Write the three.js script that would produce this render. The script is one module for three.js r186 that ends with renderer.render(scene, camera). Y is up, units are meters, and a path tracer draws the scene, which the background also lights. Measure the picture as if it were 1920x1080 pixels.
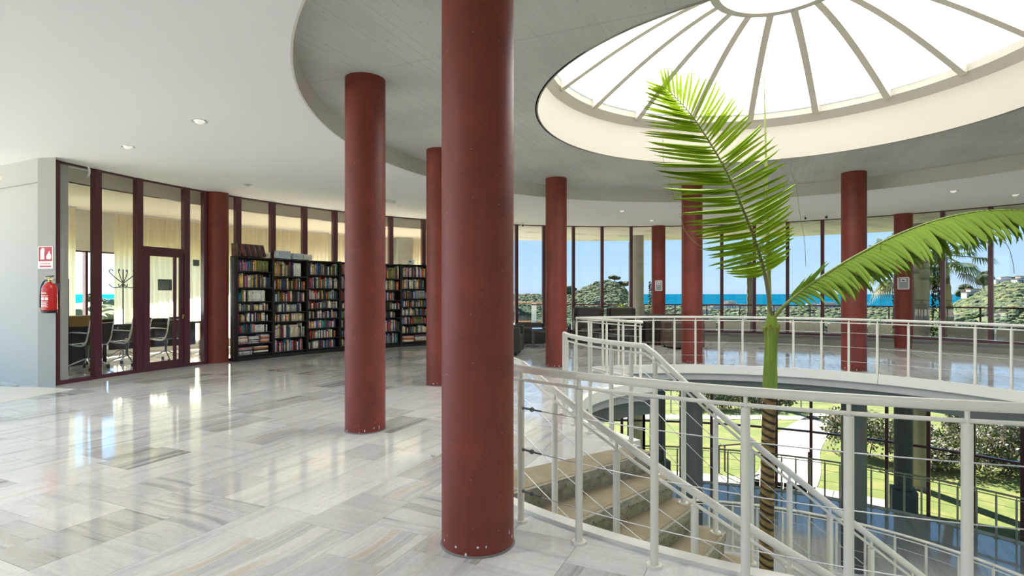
import * as THREE from 'three';
import { mergeGeometries, toCreasedNormals } from 'three/addons/utils/BufferGeometryUtils.js';
import { RoundedBoxGeometry } from 'three/addons/geometries/RoundedBoxGeometry.js';
import { ImprovedNoise } from 'three/addons/math/ImprovedNoise.js';

// ---------------------------------------------------------------- camera, sky, sun, exposure
const scene = new THREE.Scene();
const EYE = 1.6, FOCAL = 1036.6;
const camera = new THREE.PerspectiveCamera(2 * Math.atan(540 / FOCAL) * 180 / Math.PI, 1920 / 1080, 0.1, 60000);
camera.position.set(0, EYE, 0);
camera.lookAt(0, EYE, -10);
camera.setViewOffset(1920, 1080, 0, -10, 1920, 1080);
const renderer = new THREE.WebGLRenderer({ antialias: true });
renderer.toneMapping = THREE.LinearToneMapping;
renderer.toneMappingExposure = 3.05;
renderer.shadowMap.enabled = true;

function skyTexture() {
  const W = 64, H = 256, d = new Float32Array(W * H * 4);
  const stops = [[-90, .45, .5, .55], [0, .56, .76, .98], [5, .44, .69, .98], [14, .25, .54, .95], [35, .14, .39, .84], [90, .08, .26, .66]];
  for (let j = 0; j < H; j++) {
    const el = ((j + .5) / H - .5) * 180;
    let k = 0; while (k < stops.length - 2 && el > stops[k + 1][0]) k++;
    const a = stops[k], b = stops[k + 1], t = Math.min(1, Math.max(0, (el - a[0]) / (b[0] - a[0])));
    for (let i = 0; i < W; i++) { const o = (j * W + i) * 4; for (let c = 0; c < 3; c++) d[o + c] = a[c + 1] + (b[c + 1] - a[c + 1]) * t; d[o + 3] = 1; }
  }
  const tx = new THREE.DataTexture(d, W, H, THREE.RGBAFormat, THREE.FloatType);
  tx.mapping = THREE.EquirectangularReflectionMapping; tx.magFilter = THREE.LinearFilter; tx.needsUpdate = true;
  return tx;
}
const SKY = skyTexture();
scene.background = SKY; scene.environment = SKY;
const sun = new THREE.DirectionalLight(new THREE.Color().setRGB(1, .94, .84), 20);
sun.position.set(-0.185 * 200, 0.643 * 200, -0.743 * 200);
sun.target.position.set(0, 0, 0);
sun.castShadow = true; sun.shadow.mapSize.set(4096, 4096); sun.shadow.radius = 1;
Object.assign(sun.shadow.camera, { left: -60, right: 60, top: 60, bottom: -60, near: 1, far: 600 });
scene.add(sun, sun.target);

// ---------------------------------------------------------------- helpers
const CX = 3.61, CZ = 7.385, RAD = Math.PI / 180;              // the rotunda's axis, in front and to the right of the camera
const pt = (a, r, y = 0) => new THREE.Vector3(CX + r * Math.cos(a * RAD), y, -(CZ + r * Math.sin(a * RAD)));
const facing = (a) => (a - 90) * RAD;                          // turn that makes local +z look at the axis
const V = (x, y, z) => new THREE.Vector3(x, y, z);
let seedState = 12345;
const seed = (n) => { seedState = n | 0; };
const rnd = () => { seedState = (seedState + 0x6d2b79f5) | 0; let t = Math.imul(seedState ^ (seedState >>> 15), 1 | seedState); t = (t + Math.imul(t ^ (t >>> 7), 61 | t)) ^ t; return ((t ^ (t >>> 14)) >>> 0) / 4294967296; };
const rr = (a, b) => a + (b - a) * rnd();
const pick = (l) => l[Math.floor(rnd() * l.length) % l.length];
const noise3 = new ImprovedNoise();
const taken = new Map();
const numbered = (n) => { const k = taken.get(n) ?? 0; taken.set(n, k + 1); return k ? n + '_' + String(k).padStart(3, '0') : n; };
function tag(o, label, category, group, kind) {
  o.userData.label = label; o.userData.category = category;
  if (group) o.userData.group = group;
  if (kind) o.userData.kind = kind;
  return o;
}
function thing(name, label, category, pos = [0, 0, 0], turn = 0, group) {
  const g = new THREE.Group(); g.name = numbered(name);
  if (pos.isVector3) g.position.copy(pos); else g.position.set(...pos);
  g.rotation.y = turn; scene.add(g);
  return tag(g, label, category, group);
}
function part(parent, name, geo, mat, label) {
  const m = new THREE.Mesh(Array.isArray(geo) ? join(geo) : geo, mat); m.name = name; parent.add(m);
  if (label) m.userData.label = label;
  return m;
}
function single(name, geo, mat, label, category, group) {
  const m = new THREE.Mesh(Array.isArray(geo) ? join(geo) : geo, mat); m.name = numbered(name); scene.add(m);
  return tag(m, label, category, group);
}
function struct(name, geo, mat, label, category) { const m = single(name, geo, mat, label, category); m.userData.kind = 'structure'; return m; }
function structGroup(name, label, category, pos = [0, 0, 0], turn = 0) { const g = thing(name, label, category, pos, turn); g.userData.kind = 'structure'; return g; }
function join(list) {
  const l = list.map((g) => { const n = g.index ? g.toNonIndexed() : g.clone(); for (const k of Object.keys(n.attributes)) if (!['position', 'normal', 'uv', 'color'].includes(k)) n.deleteAttribute(k); n.morphAttributes = {}; return n; });
  const colored = l.some((g) => g.attributes.color);
  for (const g of l) if (colored && !g.attributes.color) g.setAttribute('color', new THREE.BufferAttribute(new Float32Array(g.attributes.position.count * 3).fill(1), 3));
  return mergeGeometries(l);
}
const box = (w, h, d, x = 0, y = 0, z = 0) => new THREE.BoxGeometry(w, h, d).translate(x, y, z);
const rbox = (w, h, d, x = 0, y = 0, z = 0, r = .01, s = 2) => new RoundedBoxGeometry(w, h, d, s, r).translate(x, y, z);
const cyl = (r0, r1, h, x = 0, y = 0, z = 0, n = 16) => new THREE.CylinderGeometry(r1, r0, h, n).translate(x, y + h / 2, z);
const tube = (pts, r, n = 24, rad = 8, closed = false) => new THREE.TubeGeometry(new THREE.CatmullRomCurve3(pts, closed, 'centripetal'), n, r, rad, closed);
function rod(a, b, r, n = 8) {
  const d = b.clone().sub(a), g = new THREE.CylinderGeometry(r, r, d.length(), n, 1);
  g.applyQuaternion(new THREE.Quaternion().setFromUnitVectors(V(0, 1, 0), d.clone().normalize()));
  return g.translate((a.x + b.x) / 2, (a.y + b.y) / 2, (a.z + b.z) / 2);
}
function bar(a, b, w, h) {   // a square bar from a to b
  const d = b.clone().sub(a), m = new THREE.Matrix4(), z = d.clone().normalize(), x = V(0, 1, 0).cross(z).normalize(), y = z.clone().cross(x);
  m.makeBasis(x, y, z).setPosition(a.clone().add(b).multiplyScalar(.5));
  return new THREE.BoxGeometry(w, h, d.length()).applyMatrix4(m);
}
// a closed [r, y] outline swept about the rotunda's axis from angle a0 to a1 (degrees); uv in metres; local to the axis
function sweep(outline, a0, a1, step = 3, yOf = null) {
  const n = Math.max(1, Math.ceil(Math.abs(a1 - a0) / step)), pos = [], uv = [], full = Math.abs(a1 - a0) > 359.9;
  const at = (p, i) => { const a = a0 + (a1 - a0) * i / n; return [p[0] * Math.cos(a * RAD), p[1] + (yOf ? yOf(a) : 0), -p[0] * Math.sin(a * RAD)]; };
  let run = 0;
  for (let k = 0; k < outline.length; k++) {
    const p = outline[k], q = outline[(k + 1) % outline.length], len = Math.hypot(q[0] - p[0], q[1] - p[1]);
    for (let i = 0; i < n; i++) {
      const A = at(p, i), B = at(q, i), C = at(q, i + 1), D = at(p, i + 1), rm = Math.max(p[0], q[0]) * RAD, u0 = (a0 + (a1 - a0) * i / n) * rm, u1 = (a0 + (a1 - a0) * (i + 1) / n) * rm;
      pos.push(...A, ...B, ...C, ...A, ...C, ...D); uv.push(u0, run, u0, run + len, u1, run + len, u0, run, u1, run + len, u1, run);
    }
    run += len;
  }
  if (!full) for (const i of [0, n]) {
    const tri = THREE.ShapeUtils.triangulateShape(outline.map((p) => new THREE.Vector2(p[0], p[1])), []);
    for (const t of tri) for (const k of t) { pos.push(...at(outline[k], i)); uv.push(outline[k][0], outline[k][1]); }
  }
  const g = new THREE.BufferGeometry();
  g.setAttribute('position', new THREE.Float32BufferAttribute(pos, 3)); g.setAttribute('uv', new THREE.Float32BufferAttribute(uv, 2));
  g.computeVertexNormals();
  return toCreasedNormals(g, 35 * RAD);
}
const ringBox = (r0, r1, y0, y1, a0, a1, step) => sweep([[r0, y0], [r1, y0], [r1, y1], [r0, y1]], a0, a1, step);
function planarUV(g, turn = 0, sc = 1) {
  const p = g.attributes.position, uv = new Float32Array(p.count * 2), c = Math.cos(turn * RAD), s = Math.sin(turn * RAD);
  for (let i = 0; i < p.count; i++) { const x = p.getX(i), z = -p.getZ(i); uv[i * 2] = (x * c + z * s) * sc; uv[i * 2 + 1] = (x * s - z * c) * sc; }
  g.setAttribute('uv', new THREE.BufferAttribute(uv, 2)); return g;
}
function panel4(a, b, c, d) {   // a quad, uv in metres
  const g = new THREE.BufferGeometry(), w = a.distanceTo(b), h = a.distanceTo(d);
  g.setAttribute('position', new THREE.Float32BufferAttribute([a, b, c, a, c, d].flatMap((v) => [v.x, v.y, v.z]), 3));
  g.setAttribute('uv', new THREE.Float32BufferAttribute([0, 0, w, 0, w, h, 0, 0, w, h, 0, h], 2)); g.computeVertexNormals();
  return g;
}

// ---------------------------------------------------------------- textures
function tex(w, h, fn, { srgb = true, repeat = true } = {}) {
  const d = new Uint8Array(w * h * 4);
  for (let j = 0; j < h; j++) for (let i = 0; i < w; i++) {
    const c = fn(i / w, j / h), o = (j * w + i) * 4;
    for (let k = 0; k < 3; k++) d[o + k] = Math.max(0, Math.min(255, Math.round((Array.isArray(c) ? c[k] : c) * 255)));
    d[o + 3] = 255;
  }
  const t = new THREE.DataTexture(d, w, h);
  t.magFilter = THREE.LinearFilter; t.minFilter = THREE.LinearMipmapLinearFilter; t.generateMipmaps = true;
  if (repeat) t.wrapS = t.wrapT = THREE.RepeatWrapping;
  if (srgb) t.colorSpace = THREE.SRGBColorSpace;
  t.needsUpdate = true; return t;
}
// noise that repeats over the unit square
const hash = (x, y, s) => { let h = Math.imul(x, 374761393) + Math.imul(y, 668265263) + Math.imul(s, 2147483647); h = Math.imul(h ^ (h >>> 13), 1274126177); return ((h ^ (h >>> 16)) >>> 0) / 4294967296; };
function vnoise(u, v, nx, ny, s) {
  const x = u * nx, y = v * ny, ix = Math.floor(x), iy = Math.floor(y), fx = x - ix, fy = y - iy, sx = fx * fx * (3 - 2 * fx), sy = fy * fy * (3 - 2 * fy);
  const m = (a, n) => ((a % n) + n) % n, g = (a, b) => hash(m(a, nx), m(b, ny), s);
  return (g(ix, iy) * (1 - sx) + g(ix + 1, iy) * sx) * (1 - sy) + (g(ix, iy + 1) * (1 - sx) + g(ix + 1, iy + 1) * sx) * sy;
}
const fbm = (u, v, nx, ny, s, o = 4) => { let t = 0, a = .5, n = 0; for (let k = 0; k < o; k++) { t += a * vnoise(u, v, nx << k, ny << k, s + k * 17); n += a; a *= .5; } return t / n; };
const mix = (a, b, t) => a.map((x, i) => x + (b[i] - x) * t);
const sm = (a, b, x) => { const t = Math.min(1, Math.max(0, (x - a) / (b - a))); return t * t * (3 - 2 * t); };
const lift = (t, k) => { const c = t.clone(); c.repeat.set(k, k); c.needsUpdate = true; return c; };
const std = (o) => new THREE.MeshStandardMaterial(o);
const phys = (o) => new THREE.MeshPhysicalMaterial(o);
const rgb = (r, g, b) => new THREE.Color().setRGB(r, g, b);

function marble(s, streak, tone, warm) {
  return tex(512, 512, (u, v) => {
    const wv = v + .05 * (fbm(u, v, 2, 2, s + 5, 3) - .5) * 2, f = fbm(u, wv, 1, 16, s, 4), fine = fbm(u, wv, 3, 60, s + 40, 3), cloud = fbm(u, v, 3, 4, s + 80, 4), speck = fbm(u, v, 40, 60, s + 120, 2);
    const t = sm(.5, .8, f) * streak * .62 + sm(.56, .8, fine) * streak * .3;
    let c = mix([.87, .868, .85], [.82, .825, .815], cloud);
    c = mix(c, [.54, .55, .55], Math.min(.95, t * .95));
    c = mix(c, [.76, .70, .60], warm * sm(.62, .8, fbm(u, wv, 1, 9, s + 200, 3)));
    const k = tone * (.97 + .06 * speck);
    return c.map((x) => x * k);
  });
}
const MARBLE = [[11, .34, 1.0, .1], [12, .22, 1.02, .15], [13, .50, .99, .5], [14, .15, .94, .1], [15, .85, .97, .25], [16, 1.1, .9, .3], [17, .28, 1.03, .05], [18, .62, .96, .1]].map((a) => marble(...a));
const tConcrete = tex(1024, 1024, (u, v) => {        // shuttering boards along u: 4 m x 4 m
  const nb = 32, b = Math.floor(v * nb), f = v * nb - b, tone = hash(b, 3, 7) * .5 + hash(b, Math.floor(u * 2 + hash(b, 1, 1)), 9) * .5;
  const edge = Math.min(f, 1 - f) < .05 && hash(b, 5, 3) > .45 ? 1 : 0, brk = Math.abs(((u * 2 + .1) % 1) - .5) < .0022 ? 1 : 0;
  const g = .79 + .05 * (fbm(u, v, 5, 5, 3, 4) - .5) * 2 + .025 * (tone - .5) + .02 * (fbm(u, v, 8, 200, 21, 2) - .5);
  const pit = hash(Math.floor(u * 400), Math.floor(v * 400), 5) > .9986 ? .2 : 0;
  const k = g - edge * .055 * sm(.3, .6, vnoise(u, v, 12, 32, 8)) - brk * .12 - pit;
  return [k * 1.0, k * 1.005, k * .965];
});
const tBoard = tex(512, 512, (u, v) => { const b = Math.floor(v * 16), f = v * 16 - b; const g = .86 + .1 * (fbm(u, v, 3, 60, 3, 3) - .5) + .08 * (hash(b, 1, 4) - .5) - (Math.min(f, 1 - f) < .05 ? .14 : 0) - .12 * sm(.6, .8, fbm(u, v, 4, 4, 31, 4)); return [g, g * .985, g * .93]; });
const tPlaster = tex(256, 256, (u, v) => .5 + .5 * (fbm(u, v, 16, 16, 5, 4) - .5), { srgb: false });
const tPaint = tex(512, 512, (u, v) => {
  const c = .52 + .1 * (fbm(u, v, 6, 6, 2, 4) - .5) + .05 * (fbm(u, v, 60, 6, 4, 3) - .5);
  const hole = hash(Math.floor(u * 150), Math.floor(v * 150), 9) > .9988, chip = hash(Math.floor(u * 190), Math.floor(v * 190), 19) > .9996;
  if (chip) return [.75, .72, .68]; if (hole) return [.17, .07, .05];
  return mix([c, c * .41, c * .31], [c * .93, c * .39, c * .32], fbm(u, v, 3, 3, 77, 3));
});
const tStone = tex(512, 512, (u, v) => { const g = .56 + .1 * (fbm(u, v, 10, 10, 6, 5) - .5) + .05 * (hash(Math.floor(u * 256), Math.floor(v * 256), 4) - .5); return [g * 1.06, g * .97, g * .78]; });
const tRough = tex(512, 512, (u, v) => { const p = fbm(u, v, 24, 24, 8, 3), g = .62 + .2 * (fbm(u, v, 8, 12, 6, 5) - .5) - .22 * sm(.7, .78, p); return [g, g * .955, g * .84]; });
const tGrass = tex(512, 512, (u, v) => { const g = fbm(u, v, 90, 90, 3, 2), c = fbm(u, v, 5, 5, 9, 4); return mix(mix([.31, .37, .15], [.43, .465, .21], g), [.49, .47, .27], sm(.5, .75, c) * .6); });
const tPath = tex(256, 256, (u, v) => { const g = .66 + .08 * (fbm(u, v, 12, 12, 3, 4) - .5); return [g, g * .975, g * .93]; });
const tFabric = tex(256, 256, (u, v) => .5 + .3 * (hash(Math.floor(u * 128), Math.floor(v * 128), 2) - .5) + .2 * (fbm(u, v, 8, 8, 3, 3) - .5), { srgb: false });

// ---------------------------------------------------------------- materials
const M = {
  white: std({ color: rgb(.86, .86, .85), roughness: .85, bumpMap: lift(tPlaster, 1), bumpScale: .001 }),
  concrete: std({ map: lift(tConcrete, .25), roughness: .85, bumpMap: lift(tConcrete, .25), bumpScale: .004 }),
  eave: std({ map: lift(tBoard, .5), roughness: .9 }),
  fascia: std({ color: rgb(.70, .68, .61), roughness: .85 }),
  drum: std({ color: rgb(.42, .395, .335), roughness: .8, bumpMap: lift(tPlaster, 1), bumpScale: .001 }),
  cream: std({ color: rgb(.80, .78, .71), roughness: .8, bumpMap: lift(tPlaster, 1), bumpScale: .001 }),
  roomCeiling: std({ color: rgb(.64, .585, .485), roughness: .85, bumpMap: lift(tPlaster, 1), bumpScale: .001 }),
  rib: std({ color: rgb(.58, .54, .45), roughness: .6 }),
  red: std({ map: lift(tPaint, 1), roughness: .5 }),
  greyPaint: std({ color: rgb(.085, .095, .098), roughness: .55 }),
  kerb: std({ color: rgb(.78, .75, .69), roughness: .6 }),
  rail: std({ color: rgb(.80, .76, .67), roughness: .32 }),
  railGreen: std({ color: rgb(.42, .42, .32), roughness: .4 }),
  steel: std({ color: rgb(.62, .62, .62), metalness: .9, roughness: .35 }),
  darkSteel: std({ color: rgb(.16, .16, .16), metalness: .7, roughness: .45 }),
  chrome: std({ color: rgb(.85, .85, .86), metalness: 1, roughness: .12 }),
  frame: phys({ color: rgb(.085, .012, .022), roughness: .28, clearcoat: .4, clearcoatRoughness: .2 }),
  glass: phys({ color: rgb(.97, .985, .98), roughness: 0, transmission: 1, thickness: 0, ior: 1.5 }),
  solarGlass: phys({ color: rgb(.35, .36, .36), roughness: 0, transmission: 1, thickness: 0, ior: 1.5 }),
  balGlass: phys({ color: rgb(.80, .91, .90), roughness: 0, transmission: 1, thickness: 0, ior: 1.5 }),
  skyPanel: phys({ color: rgb(.93, .935, .93), roughness: 1, transmission: .55, thickness: 0, ior: 1.3 }),
  curtain: phys({ color: rgb(.90, .82, .65), roughness: 1, transmission: .6, thickness: 0, ior: 1.2 }),
  bed: std({ color: rgb(.42, .42, .41), roughness: .8 }),
  lowFloor: phys({ map: lift(MARBLE[0], .6), color: rgb(1, 1, 1), roughness: .05, ior: 1.7 }),
  creamFloor: std({ color: rgb(.72, .69, .60), roughness: .35 }),
  pier: std({ color: rgb(.36, .365, .34), roughness: .8, bumpMap: lift(tPlaster, 1), bumpScale: .001 }),
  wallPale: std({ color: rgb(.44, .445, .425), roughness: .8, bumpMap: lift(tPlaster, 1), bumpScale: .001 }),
  tread: std({ map: lift(tStone, 1), roughness: .75 }),
  riser: std({ map: lift(tRough, 2), roughness: .95, bumpMap: lift(tRough, 2), bumpScale: .006 }),
  plinth: std({ map: lift(MARBLE[5], .8), color: rgb(.5, .49, .46), roughness: .35 }),
  black: std({ color: rgb(.012, .012, .013), roughness: .4 }),
  blackWood: std({ color: rgb(.018, .014, .012), roughness: .45 }),
  whitePaper: std({ color: rgb(.82, .82, .80), roughness: .7 }),
  grass: std({ map: lift(tGrass, .35), roughness: 1 }),
  path: std({ map: lift(tPath, .5), roughness: .9 }),
  terrace: std({ map: lift(tPath, .4), color: rgb(.95, .95, .93), roughness: .8 }),
  sea: phys({ color: rgb(.001, .075, .135), roughness: 1, specularIntensity: 0 }),
  land: std({ color: rgb(.20, .20, .10), roughness: 1 }),
};
const tiles = MARBLE.map((t) => phys({ map: t, color: rgb(1, 1, 1), roughness: .075, ior: 1.7 }));

// ---------------------------------------------------------------- upper floor: stone tiles laid in strips
const RG = 11.78, U = [Math.cos(65.5 * RAD), Math.sin(65.5 * RAD)];
{
  const floor = structGroup('floor', 'polished grey and white marble tile floor of the upper level', 'floor', [CX, 0, -CZ]);
  const bedGeo = [ringBox(4.80, 11.7, -.3, -.012, 0, 360, 4), ringBox(2.72, 4.80, -.3, -.012, 113, 214.5, 3)];
  part(floor, 'screed_bed', bedGeo, M.bed);
  // polygons in the plane, relative to the axis: [x, z forward]
  const clip = (poly, nx, nz, d) => {   // keep nx*x + nz*z >= d
    const out = [];
    for (let i = 0; i < poly.length; i++) {
      const a = poly[i], b = poly[(i + 1) % poly.length], da = a[0] * nx + a[1] * nz - d, db = b[0] * nx + b[1] * nz - d;
      if (da >= 0) out.push(a);
      if ((da >= 0) !== (db >= 0)) { const t = da / (da - db); out.push([a[0] + (b[0] - a[0]) * t, a[1] + (b[1] - a[1]) * t]); }
    }
    return out;
  };
  const area = (p) => { let s = 0; for (let i = 0; i < p.length; i++) { const a = p[i], b = p[(i + 1) % p.length]; s += a[0] * b[1] - a[1] * b[0]; } return Math.abs(s) / 2; };
  const slab = (poly, c, along, off) => {  // a tile: top face and sides, uv in the tile's own frame
    const pos = [], uv = [], T = .014, ux = along ? U[0] : U[1], uz = along ? U[1] : -U[0];
    const put = (p, y) => { pos.push(p[0] - c[0], y, -(p[1] - c[1])); const dx = p[0] - c[0], dz = p[1] - c[1]; uv.push((dx * ux + dz * uz) / 1.15 + off[0], (dx * uz - dz * ux) / 1.15 + off[1]); };
    let ccw = 0; for (let i = 0; i < poly.length; i++) { const a = poly[i], b = poly[(i + 1) % poly.length]; ccw += a[0] * b[1] - a[1] * b[0]; }
    const q = ccw > 0 ? poly : [...poly].reverse();
    for (let i = 1; i < q.length - 1; i++) { put(q[0], 0); put(q[i], 0); put(q[i + 1], 0); }
    for (let i = 0; i < q.length; i++) { const a = q[i], b = q[(i + 1) % q.length]; put(a, 0); put(a, -T); put(b, -T); put(a, 0); put(b, -T); put(b, 0); }
    const g = new THREE.BufferGeometry(); g.setAttribute('position', new THREE.Float32BufferAttribute(pos, 3)); g.setAttribute('uv', new THREE.Float32BufferAttribute(uv, 2)); g.computeVertexNormals(); return g;
  };
  seed(77);
  const list = [], W = .463, GAP = .0011, v0 = -2.47 - W * 40;
  for (let s = 0; s < 90; s++) {
    const va = v0 + s * W, vb = va + W;
    let u = -16 + rnd();
    while (u < 30) {
      const len = pick([.463, .463, .62, .70, .80]), ua = u, ub = u + len; u = ub;
      const world = (a, b) => [U[0] * a + U[1] * b - CX, U[1] * a - U[0] * b - CZ];
      const q = [world(ua + GAP, va + GAP), world(ub - GAP, va + GAP), world(ub - GAP, vb - GAP), world(ua + GAP, vb - GAP)], c = world((ua + ub) / 2, (va + vb) / 2), R = Math.hypot(...c), A = Math.atan2(c[1], c[0]) / RAD;
      const roll = rnd(), turn = rnd(), tilt = [rr(-1, 1) * .0011, rr(-1, 1) * .0011], off = [rnd(), rnd()];
      if (R > 15.8 || R < 2.3) continue;
      const away = (r, p, keepOut) => { const k = c[0] / R, l = c[1] / R; return keepOut ? clip(p, k, l, r) : clip(p, -k, -l, -r); };
      const pieces = [], room = A > 113.5 && A < 169.5;
      let p = away(4.815, q, true), far = room ? 15.5 : 11.66; p = away(far, p, false);
      if (p.length > 2 && area(p) > .004) pieces.push(p);
      if (R < 5.3 && (A > 100 || A < -130)) {
        p = away(4.815, q, false); p = away(2.76, p, true);
        p = clip(p, -Math.sin(113.5 * RAD), Math.cos(113.5 * RAD), 0);      // beyond the far edge of the landing
        p = clip(p, -Math.sin(33.7 * RAD), Math.cos(33.7 * RAD), 0);        // up to the top tread
        if (p.length > 2 && area(p) > .004) pieces.push(p);
      }
      if (!pieces.length) continue;
      // the picture of a tile: how large it shows from the camera
      const wx = c[0] + CX, wz = c[1] + CZ, seen = wz > 2.6 && Math.abs(wx / wz) < 1.02;
      let k = roll < .30 ? 0 : roll < .5 ? 1 : roll < .62 ? 2 : roll < .72 ? 3 : roll < .79 ? 4 : roll < .86 ? 5 : roll < .94 ? 6 : 7;
      const near = wx < -2.2 && wz < 4.7, along = near ? turn > .75 : turn > .14;
      if (near && k < 2 && turn < .5) k = 7;
      list.push({ pieces, c, k, along, off, tilt, show: seen ? area(pieces[0]) / (wz * wz * wz) : 0 });
    }
  }
  list.sort((a, b) => b.show - a.show);
  const rest = [];
  list.forEach((t, i) => {
    const g = t.pieces.length > 1 ? join(t.pieces.map((p) => slab(p, t.c, t.along, t.off))) : slab(t.pieces[0], t.c, t.along, t.off);
    if (i < 300) { const m = part(floor, 'tile', g, tiles[t.k]); m.position.set(t.c[0], 0, -t.c[1]); m.rotation.set(t.tilt[0], 0, t.tilt[1]); }
    else { g.applyMatrix4(new THREE.Matrix4().makeRotationFromEuler(new THREE.Euler(t.tilt[0], 0, t.tilt[1])).setPosition(t.c[0], 0, -t.c[1])); (rest[t.k] ??= []).push(g); }
  });
  const groups = rest.map((l) => join(l)), all = mergeGeometries(groups, true);
  const far = new THREE.Mesh(all, rest.map((_, k) => tiles[k])); far.name = 'tile_field'; far.userData.kind = 'stuff'; floor.add(far);
  struct('floor_room', planarUV(ringBox(11.7, 15.9, -.3, -.014, 113, 170, 3), 65), M.bed, 'stone floor bed of the glazed meeting room', 'floor').position.set(CX, 0, -CZ);
  struct('floor_corridor', planarUV(ringBox(11.06, 17.3, -.3, .004, 170.3, 216, 3), 65), M.creamFloor, 'cream stone floor beside the pale wall at the left edge', 'floor').position.set(CX, 0, -CZ);
}
const onAxis = (o) => { o.position.set(CX, 0, -CZ); return o; };

onAxis(struct('ceiling_corridor', sweep([[RG + .1, 3.92], [17.2, 3.93], [17.2, 3.95], [RG + .1, 3.95]], 164, 216, 2), M.white, 'white ceiling continuing past the pale wall at left', 'ceiling'));
// slab edges round the opening
onAxis(struct('trim_1', [ringBox(4.76, 4.86, -.15, .027, -140.3, 113.4, 2), ringBox(2.66, 2.78, -.15, .027, 113.4, 213, 2)], M.kerb, 'off-white raised kerb round the round floor opening', 'kerb'));
onAxis(struct('wall_beam', [ringBox(4.83, 5.3, -.56, -.15, -140.3, 113.4, 2), ringBox(2.76, 3.2, -.56, -.15, 113.4, 213, 2), ringBox(5.3, 11.6, -.56, -.3, 0, 360, 3), ringBox(3.2, 5.3, -.56, -.3, 113.4, 213, 3)], M.greyPaint, 'dark grey beam under the upper floor edge', 'beam'));
for (const a of [113.4]) {
  const p0 = pt(a, 2.7), p1 = pt(a, 4.8);
  struct('trim_2', [bar(p0.clone().setY(-.06), p1.clone().setY(-.06), .1, .175)], M.kerb, 'straight off-white kerb at the far end of the landing', 'kerb');
}
// lower level
onAxis(struct('floor_lower', planarUV(ringBox(4.95, 9.6, -4.43, -4.13, 0, 360, 3), 65), M.lowFloor, 'glossy blue-grey stone floor of the lower gallery', 'floor'));
onAxis(struct('trim_3', [ringBox(4.85, 4.97, -4.45, -4.10, 0, 360, 3), ringBox(9.58, 9.70, -4.45, -4.10, 0, 360, 3)], M.kerb, 'pale kerb along both edges of the lower gallery', 'kerb'));
onAxis(struct('floor_ground', planarUV(ringBox(.02, 12.1, -7.4, -7.2, 0, 360, 4), 20), M.creamFloor, 'pale ground floor beneath the lower gallery', 'floor'));
onAxis(struct('wall_ground', ringBox(11.65, 12.0, -7.2, -4.95, 0, 360, 4), M.cream, 'low retaining wall below the garden windows', 'wall'));

// ---------------------------------------------------------------- ceilings
onAxis(struct('ceiling', sweep([[6.1, 3.82], [RG + .1, 3.92], [RG + .1, 4.5], [6.1, 4.5]], 0, 360, 2), M.white, 'smooth white ring ceiling with recessed downlights', 'ceiling'));
onAxis(struct('ceiling_concrete', planarUV(sweep([[3.28, 4.11], [6.16, 4.11], [6.16, 4.6], [3.28, 4.6]], 0, 360, 2), 65.5), M.concrete, 'board-marked grey concrete ceiling ring round the skylight', 'ceiling'));
onAxis(struct('trim_4', ringBox(6.08, 6.14, 3.822, 4.11, 0, 360, 1.5), M.fascia, 'beige curved fascia between concrete and white ceiling', 'fascia'));
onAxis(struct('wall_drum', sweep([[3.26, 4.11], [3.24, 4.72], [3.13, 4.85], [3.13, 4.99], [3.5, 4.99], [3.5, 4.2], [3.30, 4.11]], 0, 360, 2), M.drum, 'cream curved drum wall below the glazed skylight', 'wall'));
onAxis(struct('ceiling_eave', planarUV(sweep([[RG + .1, 3.935], [17.5, 3.955], [17.5, 4.4], [RG + .1, 4.5]], 0, 360, 2), 20), M.eave, 'board-marked concrete eave outside the windows', 'eave'));
onAxis(struct('ceiling_roof', [ringBox(3.5, 17.4, 4.5, 4.7, 0, 360, 3)], M.fascia, 'flat roof slab around the skylight', 'roof'));

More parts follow.
